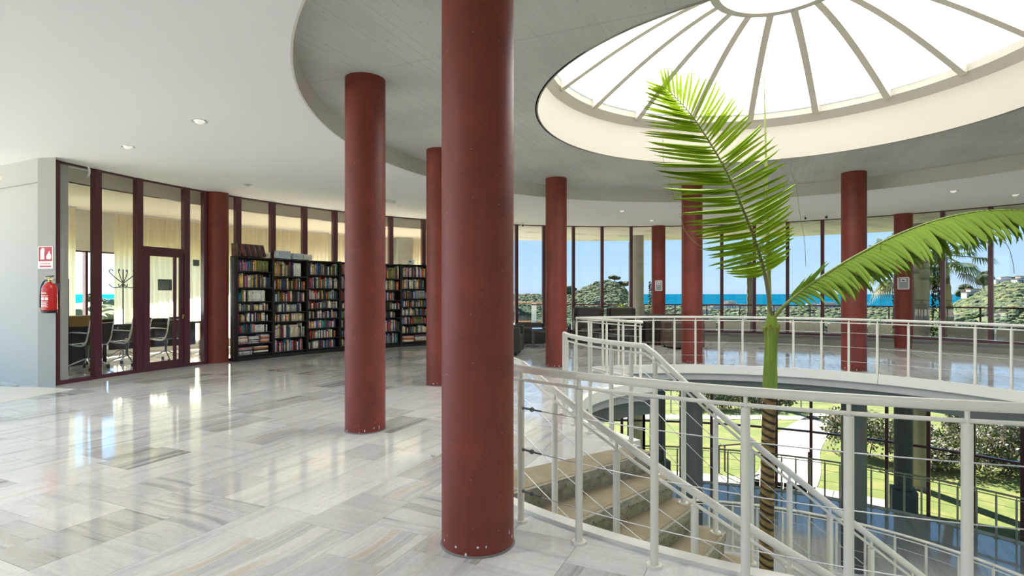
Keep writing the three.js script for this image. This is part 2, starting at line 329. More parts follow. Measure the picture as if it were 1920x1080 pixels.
// skylight: ribs, translucent panels, hub
{
  const g = thing('skylight', 'large round skylight of white translucent panels on beige ribs', 'skylight', [CX, 4.86, -CZ]);
  const prof = (t) => { const r = 3.14 + (.86 - 3.14) * t; return [r, .04 + 1.0 * Math.sin(t * 1.18) / Math.sin(1.18) * .94]; };
  const N = 10, pan = (a0, a1) => {
    const out = [], pos = [], uv = [];
    for (let i = 0; i < N; i++) for (let j = 0; j < 4; j++) {
      const P = (ti, tj) => { const [r, y] = prof(ti / N), a = (a0 + (a1 - a0) * tj / 4) * RAD; return [r * Math.cos(a), y + .055, -r * Math.sin(a)]; };
      const A = P(i, j), B = P(i, j + 1), C = P(i + 1, j + 1), D = P(i + 1, j);
      pos.push(...A, ...B, ...C, ...A, ...C, ...D); uv.push(0, 0, 1, 0, 1, 1, 0, 0, 1, 1, 0, 1);
    }
    const q = new THREE.BufferGeometry(); q.setAttribute('position', new THREE.Float32BufferAttribute(pos, 3)); q.setAttribute('uv', new THREE.Float32BufferAttribute(uv, 2)); q.computeVertexNormals(); return q;
  };
  for (let k = 0; k < 18; k++) {
    const a = 14 + 20 * k, dir = V(Math.cos(a * RAD), 0, -Math.sin(a * RAD)), side = V(Math.sin(a * RAD), 0, Math.cos(a * RAD)), pos = [], uv = [];
    const wd = .052, dp = .13, at = (t, s, o) => { const [r, y] = prof(t); return dir.clone().multiplyScalar(r).addScaledVector(side, s * wd).setY(y + .045 - o * dp); };
    for (let i = 0; i < N; i++) {
      const A = [at(i / N, -1, 0), at(i / N, -1, 1), at(i / N, 1, 1), at(i / N, 1, 0)], B = [at((i + 1) / N, -1, 0), at((i + 1) / N, -1, 1), at((i + 1) / N, 1, 1), at((i + 1) / N, 1, 0)];
      for (let e = 0; e < 4; e++) { const f = (e + 1) % 4; for (const v of [A[e], A[f], B[f], A[e], B[f], B[e]]) { pos.push(v.x, v.y, v.z); uv.push(v.x, v.z); } }
    }
    const q = new THREE.BufferGeometry(); q.setAttribute('position', new THREE.Float32BufferAttribute(pos, 3)); q.setAttribute('uv', new THREE.Float32BufferAttribute(uv, 2)); q.computeVertexNormals();
    const rib = part(g, 'rib', toCreasedNormals(q, .6), M.rib);
    const f = prof(0); part(rib, 'rib_shoe', box(.10, .05, .12).rotateY(a * RAD).translate(dir.x * (f[0] + .01), f[1] - .035, dir.z * (f[0] + .01)), M.rib);
    part(g, 'panel', pan(a, a + 20), M.skyPanel);
  }
  const top = prof(1);
  part(g, 'hub_ring', sweep([[.80, top[1] - .10], [.92, top[1] - .10], [.92, top[1] + .08], [.80, top[1] + .08]], 0, 360, 6), M.drum);
  part(g, 'hub_dome', new THREE.LatheGeometry([[.86, .06], [.7, .14], [.45, .2], [.2, .23], [.001, .235]].map((q) => new THREE.Vector2(q[0], q[1] + top[1])), 32), M.skyPanel);
}

// ---------------------------------------------------------------- columns
{
  const R = .232;
  const colGeo = (r, y0, y1) => { const g = new THREE.CylinderGeometry(r, r, y1 - y0, 48, 1, true); const uv = g.attributes.uv; for (let i = 0; i < uv.count; i++) uv.setXY(i, uv.getX(i) * 1.458, uv.getY(i) * (y1 - y0)); return g.translate(0, (y0 + y1) / 2, 0); };
  const chipMat = M.whitePaper;
  seed(5);
  const column = (a, r, top, label, foot = true) => {
    const c = thing('column', label, 'column', pt(a, r), rr(0, 6), 'round red-brown columns');
    part(c, 'shaft', colGeo(R, -.01, top), M.red);
    part(c, 'shaft_foot', new THREE.LatheGeometry([[R, .012], [R + .006, .009], [R + .009, 0]].map((p) => new THREE.Vector2(...p)), 40), M.darkGrout ??= std({ color: rgb(.22, .2, .19), roughness: .9 }));
    if (foot) { const chips = []; for (let k = 0; k < 16; k++) { const q = new THREE.CircleGeometry(1, 7).scale(rr(.003, .009), rr(.004, .016), 1).translate(0, rr(.01, .09) * (rnd() < .75 ? .6 : 1.4) + .012, R + .0006).rotateY(rr(0, 6.28)); chips.push(q); } part(c, 'paint_chips', chips, chipMat, 'bare white chips in the paint'); }
    return c;
  };
  const inner = [[-135.1, 'large red-brown column nearest the camera in front of the stair rail'], [-170.6, 'second nearest red-brown column, standing left of the nearest one'], [154.5, 'red-brown column half hidden left behind the nearest column'], [119.25, 'red-brown column just left of the curved landing rail'], [84.2, 'red-brown column behind the left side of the palm frond'], [49.6, 'red-brown column right of the palm behind its drooping frond'], [14.5, 'red-brown inner column just beyond the right edge']];
  for (const [a, l] of inner) column(a, 5.408, 4.115, l);
  for (const [a, l] of [[152.64, 'red-brown column between the meeting room door and the bookcases'], [83.0, 'slim red-brown column with white framed notice behind the sofas'], [48.24, 'dark red column with white framed notice at the right windows']]) column(a, 11.725, 3.92, l, false);
  // grey lower columns
  const low = (a, r, y0, y1, label, plinth) => {
    const c = thing('column_lower', label, 'column', pt(a, r, y0), 0, 'grey lower columns');
    part(c, 'shaft', new THREE.CylinderGeometry(R, R, y1 - y0, 40, 1, false).translate(0, (y1 - y0) / 2, 0), M.greyPaint);
    if (plinth) part(c, 'plinth', box(.62, 1.0, .62, 0, .5, 0).rotateY(-a * RAD * 0 + facing(a) + .25), M.greyPaint);
  };
  low(84.2, 5.408, -4.13, -.56, 'grey lower column left of the palm trunk behind the stair rails');
  low(49.6, 5.408, -4.13, -.56, 'thick grey lower column right of the palm trunk');
  low(48.24, 11.725, -5.1, -.3, 'grey lower column on a square plinth by the garden windows', true);
  low(83, 11.725, -5.1, -.3, 'grey lower column by the garden windows at left', true);
}

// ---------------------------------------------------------------- stairs
const RISE = .1967, STEP = 5.0, STAIR0 = -140.5, NSTEP = 21;
const nose = (a) => -Math.max(0, (a - STAIR0) / STEP) * RISE;       // pitch line
const treadY = (a) => a <= STAIR0 ? 0 : -(Math.floor((a - STAIR0) / STEP) + 1) * RISE;
{
  const g = thing('staircase', 'curved stone staircase descending along the round opening', 'staircase', [CX, 0, -CZ]);
  for (let k = 0; k < NSTEP; k++) {
    const y = -k * RISE, a1 = STAIR0 + k * STEP, a0 = k ? a1 - STEP : -146.4, r0 = 2.84, r1 = 4.72;
    const s = part(g, 'tread', sweep([[r0, y - .03], [r1, y - .03], [r1, y], [r0, y]], a0 - (k ? .35 : 0), a1 - .5, 1.3), M.tread);
    planarUV(s.geometry, 30, 1);
    part(s, 'nosing', sweep([[r0, y - .075], [r1, y - .075], [r1, y - .004], [r0, y - .004]], a1 - .5, a1 + .08, .6), M.riser);
    part(s, 'riser', sweep([[r0, y - RISE - .16], [r1, y - RISE - .16], [r1, y - .031], [r0, y - .031]], a0, a1 - .28, 1.3), M.riser);
  }
}

// ---------------------------------------------------------------- railings
function railing(name, label, r, a0, a1, posts, o = {}) {
  const y0 = o.y ?? 0, base = o.base ?? (() => 0), foot = o.foot ?? base, mat = o.mat ?? M.rail, H = o.h ?? 1.07, R = o.rail ?? .027, pr = o.post ?? .024, ext = o.ext ?? [];
  const g = thing(name, label, 'railing', [CX, y0, -CZ]);
  const loc = (a, rad, y) => V(rad * Math.cos(a * RAD), y, -rad * Math.sin(a * RAD));
  const line = (dy, dr = 0) => { const n = Math.max(2, Math.ceil(Math.abs(a1 - a0) / 2.5)), l = []; for (let i = 0; i <= n; i++) { const a = a0 + (a1 - a0) * i / n; l.push(loc(a, r + dr, base(a) + dy)); } return [...(o.pre ? o.pre(dy, loc) : []), ...l, ...ext.map((f) => f(dy, loc))]; };
  const run = (pts, rad, seg) => { const l = []; for (let i = 0; i + 1 < pts.length; i++) l.push(rod(pts[i], pts[i + 1], rad, seg)); for (const p of pts) if (rad > .01) l.push(new THREE.SphereGeometry(rad, seg, 6).translate(p.x, p.y, p.z)); return l; };
  part(g, 'handrail', run(line(H), R, 14), mat);
  part(g, 'lower_rail', run(line(H - .073), .0115, 8), mat);
  for (const h of [.80, .51, .22]) part(g, 'cable', run(line(h * H / 1.07), o.cable ?? .0035, 5), o.cableMat ?? M.steel);
  const list = posts.map((p) => Array.isArray(p) ? p : [p, r]);
  for (const [a, rad] of list) {
    const fy = foot(a), ty = base(a) + H;
    const p = part(g, 'post', cyl(pr, pr, ty - .085 - fy, ...loc(a, rad, fy).toArray(), 14), mat);
    part(p, 'post_neck', cyl(.011, .011, .09, ...loc(a, rad, ty - .09).toArray(), 8), mat);
    part(p, 'base_flange', new THREE.CylinderGeometry(.046, .05, .016, 20).translate(...loc(a, rad, fy + .008).toArray()), mat);
  }
  if (o.turnbuckles !== undefined) for (const h of [.80, .51, .22]) {
    const a = o.turnbuckles, A = loc(a + .25, r, base(a) + h), B = loc(a + 1.2, r, base(a) + h), C = loc(a + 2.2, r, base(a) + h);
    part(g, 'turnbuckle', [rod(A, B, .008, 8), new THREE.TorusGeometry(.013, .004, 6, 12).translate(B.x, B.y, B.z), rod(B, C, .0065, 8), new THREE.SphereGeometry(.013, 8, 6).translate(A.x, A.y, A.z)], M.darkSteel);
  }
  return g;
}
{
  const nearP = [-135.3, -129.6, -123.8, -118.1, -112.6, -107.0], farP = [20.8, 26.7, 32.7, 38.4, 44.3, 49.9, 55.5, 61.5, 67.1, 73.0, 78.6, 84.4, 89.7, 95.2, 100, 104.6, 109, 113], mid = []; for (let k = 1; k < 22; k++) mid.push(-107 + 127.8 * k / 22);
  // along the main opening, turning in along the end of the landing
  railing('railing_gallery', 'off-white tubular railing with cables round the upper floor opening', 4.99, -138.4, 116.5, [...nearP, ...mid, ...farP, [116.5, 4.99], [116, 4.5], [115.6, 4.0], [115.2, 3.5], [114.6, 3.02]], { turnbuckles: -135.3, ext: [(dy, loc) => loc(116, 4.5, dy), (dy, loc) => loc(115.4, 3.9, dy), (dy, loc) => loc(114.6, 2.98, dy)] });
  const inP = [114.6]; for (let a = 121.5; a < 214; a += 8.0) inP.push(a); for (let a = 215.3; a < 322; a += 5.95) inP.push(a);
  const n360 = (a) => a > 180 ? a - 360 : a;
  railing('railing_stair_inner', 'off-white inner stair railing curving round the landing and down', 2.92, 114.6, 323, inP, { base: (a) => nose(n360(a)), foot: (a) => a < 180 ? 0 : treadY(n360(a)) });
  const outP = [-142.6]; for (let a = -135.4; a < -38; a += 6.6) outP.push(a);
  railing('railing_stair_outer', 'off-white sloping outer stair handrail behind the nearest column', 4.62, -147, -36, outP, { base: nose, foot: treadY });
  const lowIn = []; for (let k = 0; k < 60; k++) lowIn.push(-100 + k * 5.65); railing('railing_lower_inner', 'cream railing round the inner edge of the lower gallery', 5.1, -40, 220, lowIn.filter((a) => a > -40 && a < 220), { y: -4.13 });
  const lowOut = []; for (let a = -30; a < 200; a += 2.18) lowOut.push(a + .3);
  railing('railing_lower_outer', 'olive-grey railing before the garden windows on the lower level', 9.5, -30, 190, lowOut.filter((a) => a < 190), { y: -4.13, mat: M.railGreen, post: .022, rail: .024, cableMat: M.darkSteel });
}

// ---------------------------------------------------------------- glazing
function glazing(name, label, r, y0, y1, angles, o = {}) {
  const g = structGroup(name, label, 'window', [CX, 0, -CZ]), mat = o.mat ?? M.frame, w = o.w ?? .10, dp = o.d ?? .13;
  const loc = (a, rad, y) => V(rad * Math.cos(a * RAD), y, -rad * Math.sin(a * RAD));
  for (const a of angles) if (!(o.noMullion ?? []).includes(a)) part(g, 'mullion', rbox(dp, y1 - y0, w, r, (y0 + y1) / 2, 0, .006, 1).rotateY(a * RAD), mat);
  for (let i = 0; i + 1 < angles.length; i++) {
    const a = angles[i], b = angles[i + 1]; if (o.skip?.(a, b)) continue;
    const zs = [y0 + .035, ...(o.transoms ?? []), y1 - .03];
    part(g, 'sill_frame', bar(loc(a, r, y0 + .035), loc(b, r, y0 + .035), .09, .07), mat);
    part(g, 'head_frame', bar(loc(a, r, y1 - .02), loc(b, r, y1 - .02), .07, .04), mat);
    for (const t of o.transoms ?? []) part(g, 'transom', bar(loc(a, r, t), loc(b, r, t), .08, .06), mat);
    for (let k = 0; k + 1 < zs.length; k++) part(g, 'pane', panel4(loc(a, r, zs[k]), loc(b, r, zs[k]), loc(b, r, zs[k + 1]), loc(a, r, zs[k + 1])), o.glass ?? M.solarGlass);
  }
  return g;
}
{
  const far = [33.9, 38.8, 43.8, 48.6, 53.5, 58.4, 63.2, 68.0, 72.9, 77.8, 82.6, 87.5, 92.4, 97.3, 102.4, 107.1, 112.0];
  glazing('window_1', 'tall far windows with slim dark mullions facing the sea', RG, .27, 3.93, far, { noMullion: [48.6, 82.6], w: .105 });
  onAxis(struct('baseboard_far', ringBox(11.62, 11.9, -.02, .275, -144.5, 112.5, 2), M.plinth, 'grey stone upstand below the far windows', 'baseboard'));
  const rear = []; for (let a = -144; a <= 34; a += 4.8) rear.push(a);
  rear[rear.length - 1] = 33.9; glazing('window_2', 'tall windows behind the camera with dark mullions', RG, .27, 3.93, rear);
  const room = [112, 118, 122.8, 128.1, 132.4, 136.7, 141.1, 145.5, 150.0, 152.0, 153.95, 156.2, 161.3, 165.4, 169.15];
  glazing('window_3', 'maroon framed glass screen of the meeting room', RG, 0.0, 3.925, room, { glass: M.glass, mat: M.frame, w: .135, d: .12, noMullion: [152.0], skip: (a, b) => a === 152.0 || a === 150.0 && false || a === 156.2 });
  const low = []; for (let a = 16; a <= 132; a += 4.85) low.push(+(a + .3).toFixed(2)); 
  glazing('window_4', 'tall garden windows of the lower level with thin dark frames', RG, -4.95, -.35, low, { transoms: [-2.8], w: .09, d: .09 });
  const outer = []; for (let a = 114; a <= 165.5; a += 4.65) outer.push(a);
  glazing('window_5', 'outer windows behind the meeting room curtains', 15.6, .27, 2.66, outer, { w: .06, glass: M.glass });
  onAxis(struct('baseboard_room', ringBox(15.5, 15.75, -.02, .275, 113, 165.5, 2), M.plinth, 'stone upstand behind the meeting room curtains', 'baseboard'));
}
// door in the meeting room screen
{
  const a0 = 161.3, a1 = 156.2, A = pt(a0, RG), B = pt(a1, RG), mid = A.clone().add(B).multiplyScalar(.5), dir = B.clone().sub(A), w = dir.length(), turn = Math.atan2(-dir.z, dir.x);
  const d = structGroup('door_1', 'maroon framed glass door into the meeting room', 'door', mid, turn);
  const H = 2.47;
  part(d, 'door_frame', [box(w, .09, .12, 0, H + .045, 0), box(w, .06, .1, 0, .03, 0), box(w, .04, .07, 0, 3.9, 0)], M.frame);
  part(d, 'overlight', panel4(V(-w / 2, H + .09, 0), V(w / 2, H + .09, 0), V(w / 2, 3.9, 0), V(-w / 2, 3.9, 0)), M.glass);
  const leaf = part(d, 'door_leaf', [rbox(.13, H - .06, .06, -w / 2 + .15, .06 + (H - .06) / 2, .02, .008, 1), rbox(.05, H - .06, .06, w / 2 - .27, .06 + (H - .06) / 2, .02, .008, 1), rbox(.10, H - .06, .05, w / 2 - .11, .06 + (H - .06) / 2, .01, .008, 1), box(w - .2, .10, .055, 0, H - .05, .02), box(w - .2, .12, .055, 0, .12, .02)], M.frame);
  part(leaf, 'door_pane', panel4(V(-w / 2 + .2, .15, .02), V(w / 2 - .16, .15, .02), V(w / 2 - .16, H - .08, .02), V(-w / 2 + .2, H - .08, .02)), M.glass);
  part(leaf, 'door_handle', [cyl(.014, .014, .05, w / 2 - .11, 1.05, .06, 10).rotateX(0), new THREE.SphereGeometry(.022, 12, 8).translate(w / 2 - .11, 1.12, .07)], std({ color: rgb(.6, .42, .16), metalness: .9, roughness: .3 }), 'brass knob');
  for (const y of [.35, 1.25, 2.15]) part(leaf, 'hinge', cyl(.016, .016, .13, -w / 2 + .085, y, .045, 10), M.frame);
}
// notices on the glass
{
  const note = (a, y, w, h, label, dark) => { const m = thing('notice', label, 'notice', pt(a, RG - .02, y), facing(a)); part(m, 'card', rbox(w, h, .006, 0, 0, 0, .002, 1), dark); part(m, 'print', box(w * .8, h * .75, .002, 0, 0, .004), std({ color: rgb(.16, .19, .17), roughness: .6 })); };
  note(158.55, 1.78, .31, .235, 'grey rectangular notice on the meeting room door', std({ color: rgb(.10, .13, .12), roughness: .5 }));
  note(155.05, 2.28, .15, .14, 'small square grey notice on the narrow glass by the column', std({ color: rgb(.2, .22, .17), roughness: .6 }));
}
// ---------------------------------------------------------------- pier and wall at the left, meeting room shell
{
  const c0 = V(-8.13, 0, -9.478), c1 = V(-7.76, 0, -9.40), out = V(-.90, 0, -.44).normalize(), H = 3.94;
  const prism = (pts, y0, y1) => { const s = new THREE.Shape(pts.map((p) => new THREE.Vector2(p.x, -p.z))); return new THREE.ExtrudeGeometry(s, { depth: y1 - y0, bevelEnabled: false }).rotateX(-Math.PI / 2).translate(0, y0, 0); };
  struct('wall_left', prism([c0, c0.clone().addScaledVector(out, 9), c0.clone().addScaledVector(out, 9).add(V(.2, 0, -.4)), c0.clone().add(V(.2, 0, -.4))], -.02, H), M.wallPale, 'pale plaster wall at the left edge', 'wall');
  struct('wall_pier', prism([c0.clone().addScaledVector(out, .004), c0.clone().add(V(.001, 0, 0)), c1, c1.clone().add(V(-.40, 0, -.5))], -.02, H), M.pier, 'grey pier beside the meeting room glass', 'wall');
  struct('trim_5', bar(c0.clone().add(V(-.012, 3.50, .006)), c0.clone().addScaledVector(out, 9).add(V(0, 3.50, .012)), .012, .012), M.pier, 'thin horizontal joint high on the pale wall', 'trim');
  onAxis(struct('ceiling_room', [ringBox(12.1, 13.2, 3.66, 3.72, 112.5, 168.4, 2), ringBox(13.2, 14.4, 3.66, 3.72, 112.5, 167, 2), ringBox(14.4, 15.8, 3.66, 3.72, 112.5, 165.6, 2), ringBox(12.1, 12.2, 3.66, 3.935, 112.5, 168.8, 2)], M.roomCeiling, 'cream ceiling of the meeting room', 'ceiling'));
  onAxis(struct('wall_room', [ringBox(11.85, 15.8, -.02, 3.93, 112.0, 113, 1)], M.cream, 'end wall of the meeting room', 'wall'));
  onAxis(struct('wall_room_head', ringBox(15.5, 15.72, 2.66, 3.94, 112.5, 165.5, 2), M.cream, 'head above the meeting room windows', 'wall'));
}
// curtains on the outer windows of the room
{
  const curtain = (a0, a1, label, k) => {
    const n = Math.round(Math.abs(a1 - a0) * 9), rows = 12, pos = [], idx = [], uv = [];
    for (let j = 0; j <= rows; j++) for (let i = 0; i <= n; i++) {
      const t = i / n, a = (a0 + (a1 - a0) * t) * RAD, y = .26 + (3.63 - .26) * j / rows, f = 1 - j / rows;
      const wv = .045 * Math.sin(i * 1.35 + k + .6 * Math.sin(j * .3)) + .02 * Math.sin(i * .62 + k * 3), r = 15.18 + wv * (.55 + .45 * f);
      pos.push(r * Math.cos(a), y + (j ? 0 : .012 * Math.sin(i * 1.4)), -r * Math.sin(a)); uv.push(t, j / rows);
      if (i < n && j < rows) { const q = j * (n + 1) + i; idx.push(q, q + 1, q + n + 2, q, q + n + 2, q + n + 1); }
    }
    const g = new THREE.BufferGeometry(); g.setAttribute('position', new THREE.Float32BufferAttribute(pos, 3)); g.setAttribute('uv', new THREE.Float32BufferAttribute(uv, 2)); g.setIndex(idx); g.computeVertexNormals();
    const c = thing('curtain', label, 'curtain', [CX, 0, -CZ], 0, 'cream curtains of the meeting room');
    part(c, 'cloth', g, M.curtain); part(c, 'curtain_track', ringBox(15.13, 15.23, 3.625, 3.66, a0, a1, 2), M.white);
  };
  curtain(158.4, 157.5, 'narrow cream curtain seen in the first glass bay by the grey pier', 1);
  curtain(154.2, 152.3, 'cream curtain behind the coat stand', 2);
  curtain(151.9, 148.2, 'cream curtain seen through the meeting room door', 3);
  curtain(148.0, 144.6, 'cream curtain in the narrow glass bay beside the red column', 8);
  curtain(144.4, 138.6, 'cream curtain right of the red column above the first bookcase', 4);
  curtain(138.4, 130.7, 'cream curtain above the second and third bookcases', 5);
  curtain(129.7, 123.0, 'cream curtain partly hidden by the second nearest column', 6);
  curtain(119, 115.5, 'cream curtain above the farthest bookcases', 7);
  onAxis(struct('wall_room_pier', ringBox(15.0, 15.55, -.02, 3.67, 119.1, 121.2, 1), M.pier, 'grey pier behind the farthest bookcases', 'wall'));
}

// ---------------------------------------------------------------- palm in the opening
{
  const PX = 3.37, PZ = 7.2;
  const BY = -7.2, base = V(PX, BY, -PZ);
  const palm = thing('palm_tree', 'tall slender palm with two big green fronds in the opening', 'palm tree', base);
  const L = (v) => v.clone().sub(base);
  const tTrunk = tex(64, 512, (u, v) => { const b = (v * 40 + .35 * Math.sin(u * 6.283 + 1)) % 1, e = sm(.0, .12, b) * (1 - sm(.55, .95, b)); const n = fbm(u, v, 6, 90, 3, 3); return mix([.16, .12, .08], mix([.55, .42, .24], [.68, .57, .38], n), e * (.55 + .6 * n)); });
  const tShaft = tex(64, 256, (u, v) => { const n = fbm(u, v, 16, 3, 5, 3); return mix([.42, .52, .12], [.56, .64, .22], n).map((x, i) => x * (hash(Math.floor(u * 20), Math.floor(v * 70), 3) > .994 ? .5 : 1)); });
  const trunkPts = [V(3.37, -7.2, -7.2), V(3.36, -4.5, -7.2), V(3.313, -1.873, -7.200), V(3.320, -1.248, -7.200), V(3.334, -0.484, -7.200), V(3.355, 0.246, -7.200)].map(L);
  {
    const c = new THREE.CatmullRomCurve3(trunkPts), n = 150, pos = [], uv = [], idx = [], seg = 18;
    for (let i = 0; i <= n; i++) { const t = i / n, p = c.getPointAt(t), b = (t * 75) % 1, r = (.093 - .012 * t) * (1 + .05 * (b < .3 ? b / .3 : 1 - (b - .3) / .7)) * (t < .05 ? 1.3 - t * 6 : 1); for (let j = 0; j <= seg; j++) { const a = j / seg * Math.PI * 2; pos.push(p.x + r * Math.cos(a), p.y, p.z + r * Math.sin(a)); uv.push(j / seg, t * 1.9); if (i < n && j < seg) { const q = i * (seg + 1) + j; idx.push(q, q + seg + 1, q + 1, q + 1, q + seg + 1, q + seg + 2); } } }
    const g = new THREE.BufferGeometry(); g.setAttribute('position', new THREE.Float32BufferAttribute(pos, 3)); g.setAttribute('uv', new THREE.Float32BufferAttribute(uv, 2)); g.setIndex(idx); g.computeVertexNormals();
    const tr = part(palm, 'trunk', g, std({ map: tTrunk, roughness: .9 }), 'ringed brown trunk');
    for (const [x, y, s] of [[3.285, -0.116, -1], [3.417, -0.157, 1], [3.237, -1.026, -1]]) { const p = L(V(x, y, -PZ)); part(tr, 'leaf_scar', new THREE.ConeGeometry(.022, .07, 7).rotateZ(-s * 1.1).translate(p.x, p.y, p.z), std({ color: rgb(.10, .06, .03), roughness: .9 })); }
  }
  const green = std({ map: tShaft, roughness: .45 });
  {
    const prof = [[3.355, 0.246, 0.082], [3.357, 0.315, 0.089], [3.360, 0.454, 0.09], [3.364, 0.628, 0.083], [3.370, 0.836, 0.078], [3.373, 0.975, 0.08], [3.376, 1.079, 0.088], [3.379, 1.197, 0.078], [3.381, 1.308, 0.055]].map(([x, y, r]) => [L(V(x, y, -PZ)), r]);
    const pos = [], uv = [], idx = [], seg = 20; prof.forEach(([p, r], i) => { for (let j = 0; j <= seg; j++) { const a = j / seg * Math.PI * 2; pos.push(p.x + r * Math.cos(a), p.y, p.z + r * Math.sin(a)); uv.push(j / seg, i / 8); if (i < prof.length - 1 && j < seg) { const q = i * (seg + 1) + j; idx.push(q, q + seg + 1, q + 1, q + 1, q + seg + 1, q + seg + 2); } } });
    const g = new THREE.BufferGeometry(); g.setAttribute('position', new THREE.Float32BufferAttribute(pos, 3)); g.setAttribute('uv', new THREE.Float32BufferAttribute(uv, 2)); g.setIndex(idx); g.computeVertexNormals();
    const s = part(palm, 'crownshaft', g, green, 'smooth green crownshaft');
    const c = L(V(3.376, 1.100, -7.200)); const sheath = []; for (let k = 0; k < 9; k++) { const a = k / 9 * 6.283; sheath.push(new THREE.ConeGeometry(.03, .12 + .04 * (k % 3), 5).rotateX(Math.PI).translate(0, -.02 * (k % 2), .085).rotateY(a).translate(c.x, c.y, c.z)); }
    part(s, 'torn_sheath', sheath, std({ color: rgb(.32, .30, .05), roughness: .7 }));
  }
  const leafMat = phys({ color: rgb(.30, .43, .025), roughness: .7, specularIntensity: .35, transmission: .22, thickness: 0, ior: 1.3 });
  const leafMat2 = phys({ color: rgb(.25, .37, .05), roughness: .65, specularIntensity: .4, transmission: .2, thickness: 0, ior: 1.3 });
  const rachisMat = std({ color: rgb(.19, .15, .06), roughness: .6 }), stemMat = std({ color: rgb(.22, .27, .05), roughness: .5 });
  // unit leaflet: length 1 along +x, broad in z, folded along the rib; bends down towards the tip
  const leaflet = (bend, fold) => {
    const n = 7, pos = [], idx = [], uv = [];
    for (let i = 0; i <= n; i++) { const t = i / n, w = .5 * Math.min(1, .3 + t * 3.2) * Math.pow(1 - t, .52), y = -bend * t * t; for (const s of [-1, 0, 1]) { pos.push(t * (1 - .12 * bend * t), y + (s ? fold * w : 0), s * w); uv.push(t, s * .5 + .5); } if (i < n) { const q = i * 3; idx.push(q, q + 3, q + 1, q + 1, q + 3, q + 4, q + 1, q + 4, q + 2, q + 2, q + 4, q + 5); } }
    const g = new THREE.BufferGeometry(); g.setAttribute('position', new THREE.Float32BufferAttribute(pos, 3)); g.setAttribute('uv', new THREE.Float32BufferAttribute(uv, 2)); g.setIndex(idx); g.computeVertexNormals(); return g;
  };
  const kinds = [leaflet(.05, .25), leaflet(.14, .3), leaflet(.26, .3)];
  const place = (m, origin, dir, up, len, width) => { const x = dir.clone().normalize(), z = x.clone().cross(up).normalize(), y = z.clone().cross(x); m.matrix.makeBasis(x.multiplyScalar(len), y.multiplyScalar(len), z.multiplyScalar(width)).setPosition(origin); m.matrix.decompose(m.position, m.quaternion, m.scale); };
  seed(31);
  const frondStem = (pts, r0, r1, n = 40) => { const c = new THREE.CatmullRomCurve3(pts), l = []; for (let i = 0; i < n; i++) { const a = c.getPointAt(i / n), b = c.getPointAt((i + 1) / n), d = b.clone().sub(a), g = new THREE.CylinderGeometry(r0 + (r1 - r0) * (i + 1) / n, r0 + (r1 - r0) * i / n, d.length() * 1.04, 7, 1, true); g.applyQuaternion(new THREE.Quaternion().setFromUnitVectors(V(0, 1, 0), d.normalize())).translate((a.x + b.x) / 2, (a.y + b.y) / 2, (a.z + b.z) / 2); l.push(g); } return [c, join(l)]; };
  // upright frond, its blade turned to the camera
  {
    const pts = [[3.376, 1.253, -7.200], [3.327, 1.565, -7.170], [3.253, 1.875, -7.130], [3.114, 2.269, -7.080], [2.939, 2.650, -7.020], [2.730, 3.079, -6.970], [2.474, 3.499, -6.930], [2.197, 3.876, -6.900], [1.898, 4.175, -6.880]].map((p) => L(V(...p)));
    const [c, g] = frondStem(pts, .026, .004), f = part(palm, 'frond', g, rachisMat, 'upright yellow-green frond facing the camera');
    const n = 54, tw = V(0, 0, 1), lerp = (q, s) => { let k = 0; while (k < s.length - 2 && q > s[k + 1][0]) k++; const t = Math.min(1, Math.max(0, (q - s[k][0]) / (s[k + 1][0] - s[k][0]))); return s[k][1] + (s[k + 1][1] - s[k][1]) * t; };
    const LEN = [[[0, .42], [.1, .66], [.3, .78], [.45, .90], [.6, .90], [.75, .74], [.88, .5], [1, .26]], [[0, .34], [.1, .52], [.3, .70], [.45, .74], [.62, .66], [.78, .60], [.9, .42], [1, .26]]];
    const ANG = [[[0, 84], [.15, 80], [.4, 66], [.7, 52], [1, 24]], [[0, 78], [.15, 84], [.4, 92], [.6, 80], [.8, 62], [1, 26]]];
    for (let i = 0; i < n; i++) for (const s of [-1, 1]) {
      const t = .19 + .81 * (i + (s > 0 ? .3 : 0)) / n; if (t > .995) continue;
      const p = c.getPointAt(t), T = c.getTangentAt(t), side = T.clone().cross(tw).normalize().multiplyScalar(s), q = (t - .19) / .81, e = s < 0 ? 0 : 1;
      const ang = (lerp(q, ANG[e]) + rr(-3, 3)) * RAD, d = T.clone().multiplyScalar(Math.cos(ang)).addScaledVector(side, Math.sin(ang)); d.z += rr(-.02, .12);
      const m = part(f, 'leaflet', pick(kinds.slice(0, 2)), leafMat);
      place(m, p, d, V(-.42, -.15 - .25 * q, .88).addScaledVector(T, rr(-.45, .3)), lerp(q, LEN[e]) * rr(.95, 1.08), (.066 - .022 * q) * rr(.85, 1.15));
    }
    for (const [k, l] of [[0, [[1.892, 3.525, -6.930], [1.899, 3.271, -6.930], [1.979, 2.970, -6.930], [2.046, 2.763, -6.930]]], [1, [[2.113, 2.569, -6.930], [2.166, 2.389, -6.930], [2.273, 2.255, -6.930], [2.373, 2.182, -6.930]]], [2, [[3.155, 3.004, -6.930], [3.162, 2.737, -6.930], [3.162, 2.282, -6.930]]], [3, [[3.490, 3.151, -6.930], [3.557, 2.970, -6.930], [3.603, 2.636, -6.930], [3.664, 2.269, -6.930], [3.684, 1.934, -6.930]]]]) part(f, 'fibre', tube(l.map((p) => L(V(...p))), .003, 16, 5), stemMat);
  }
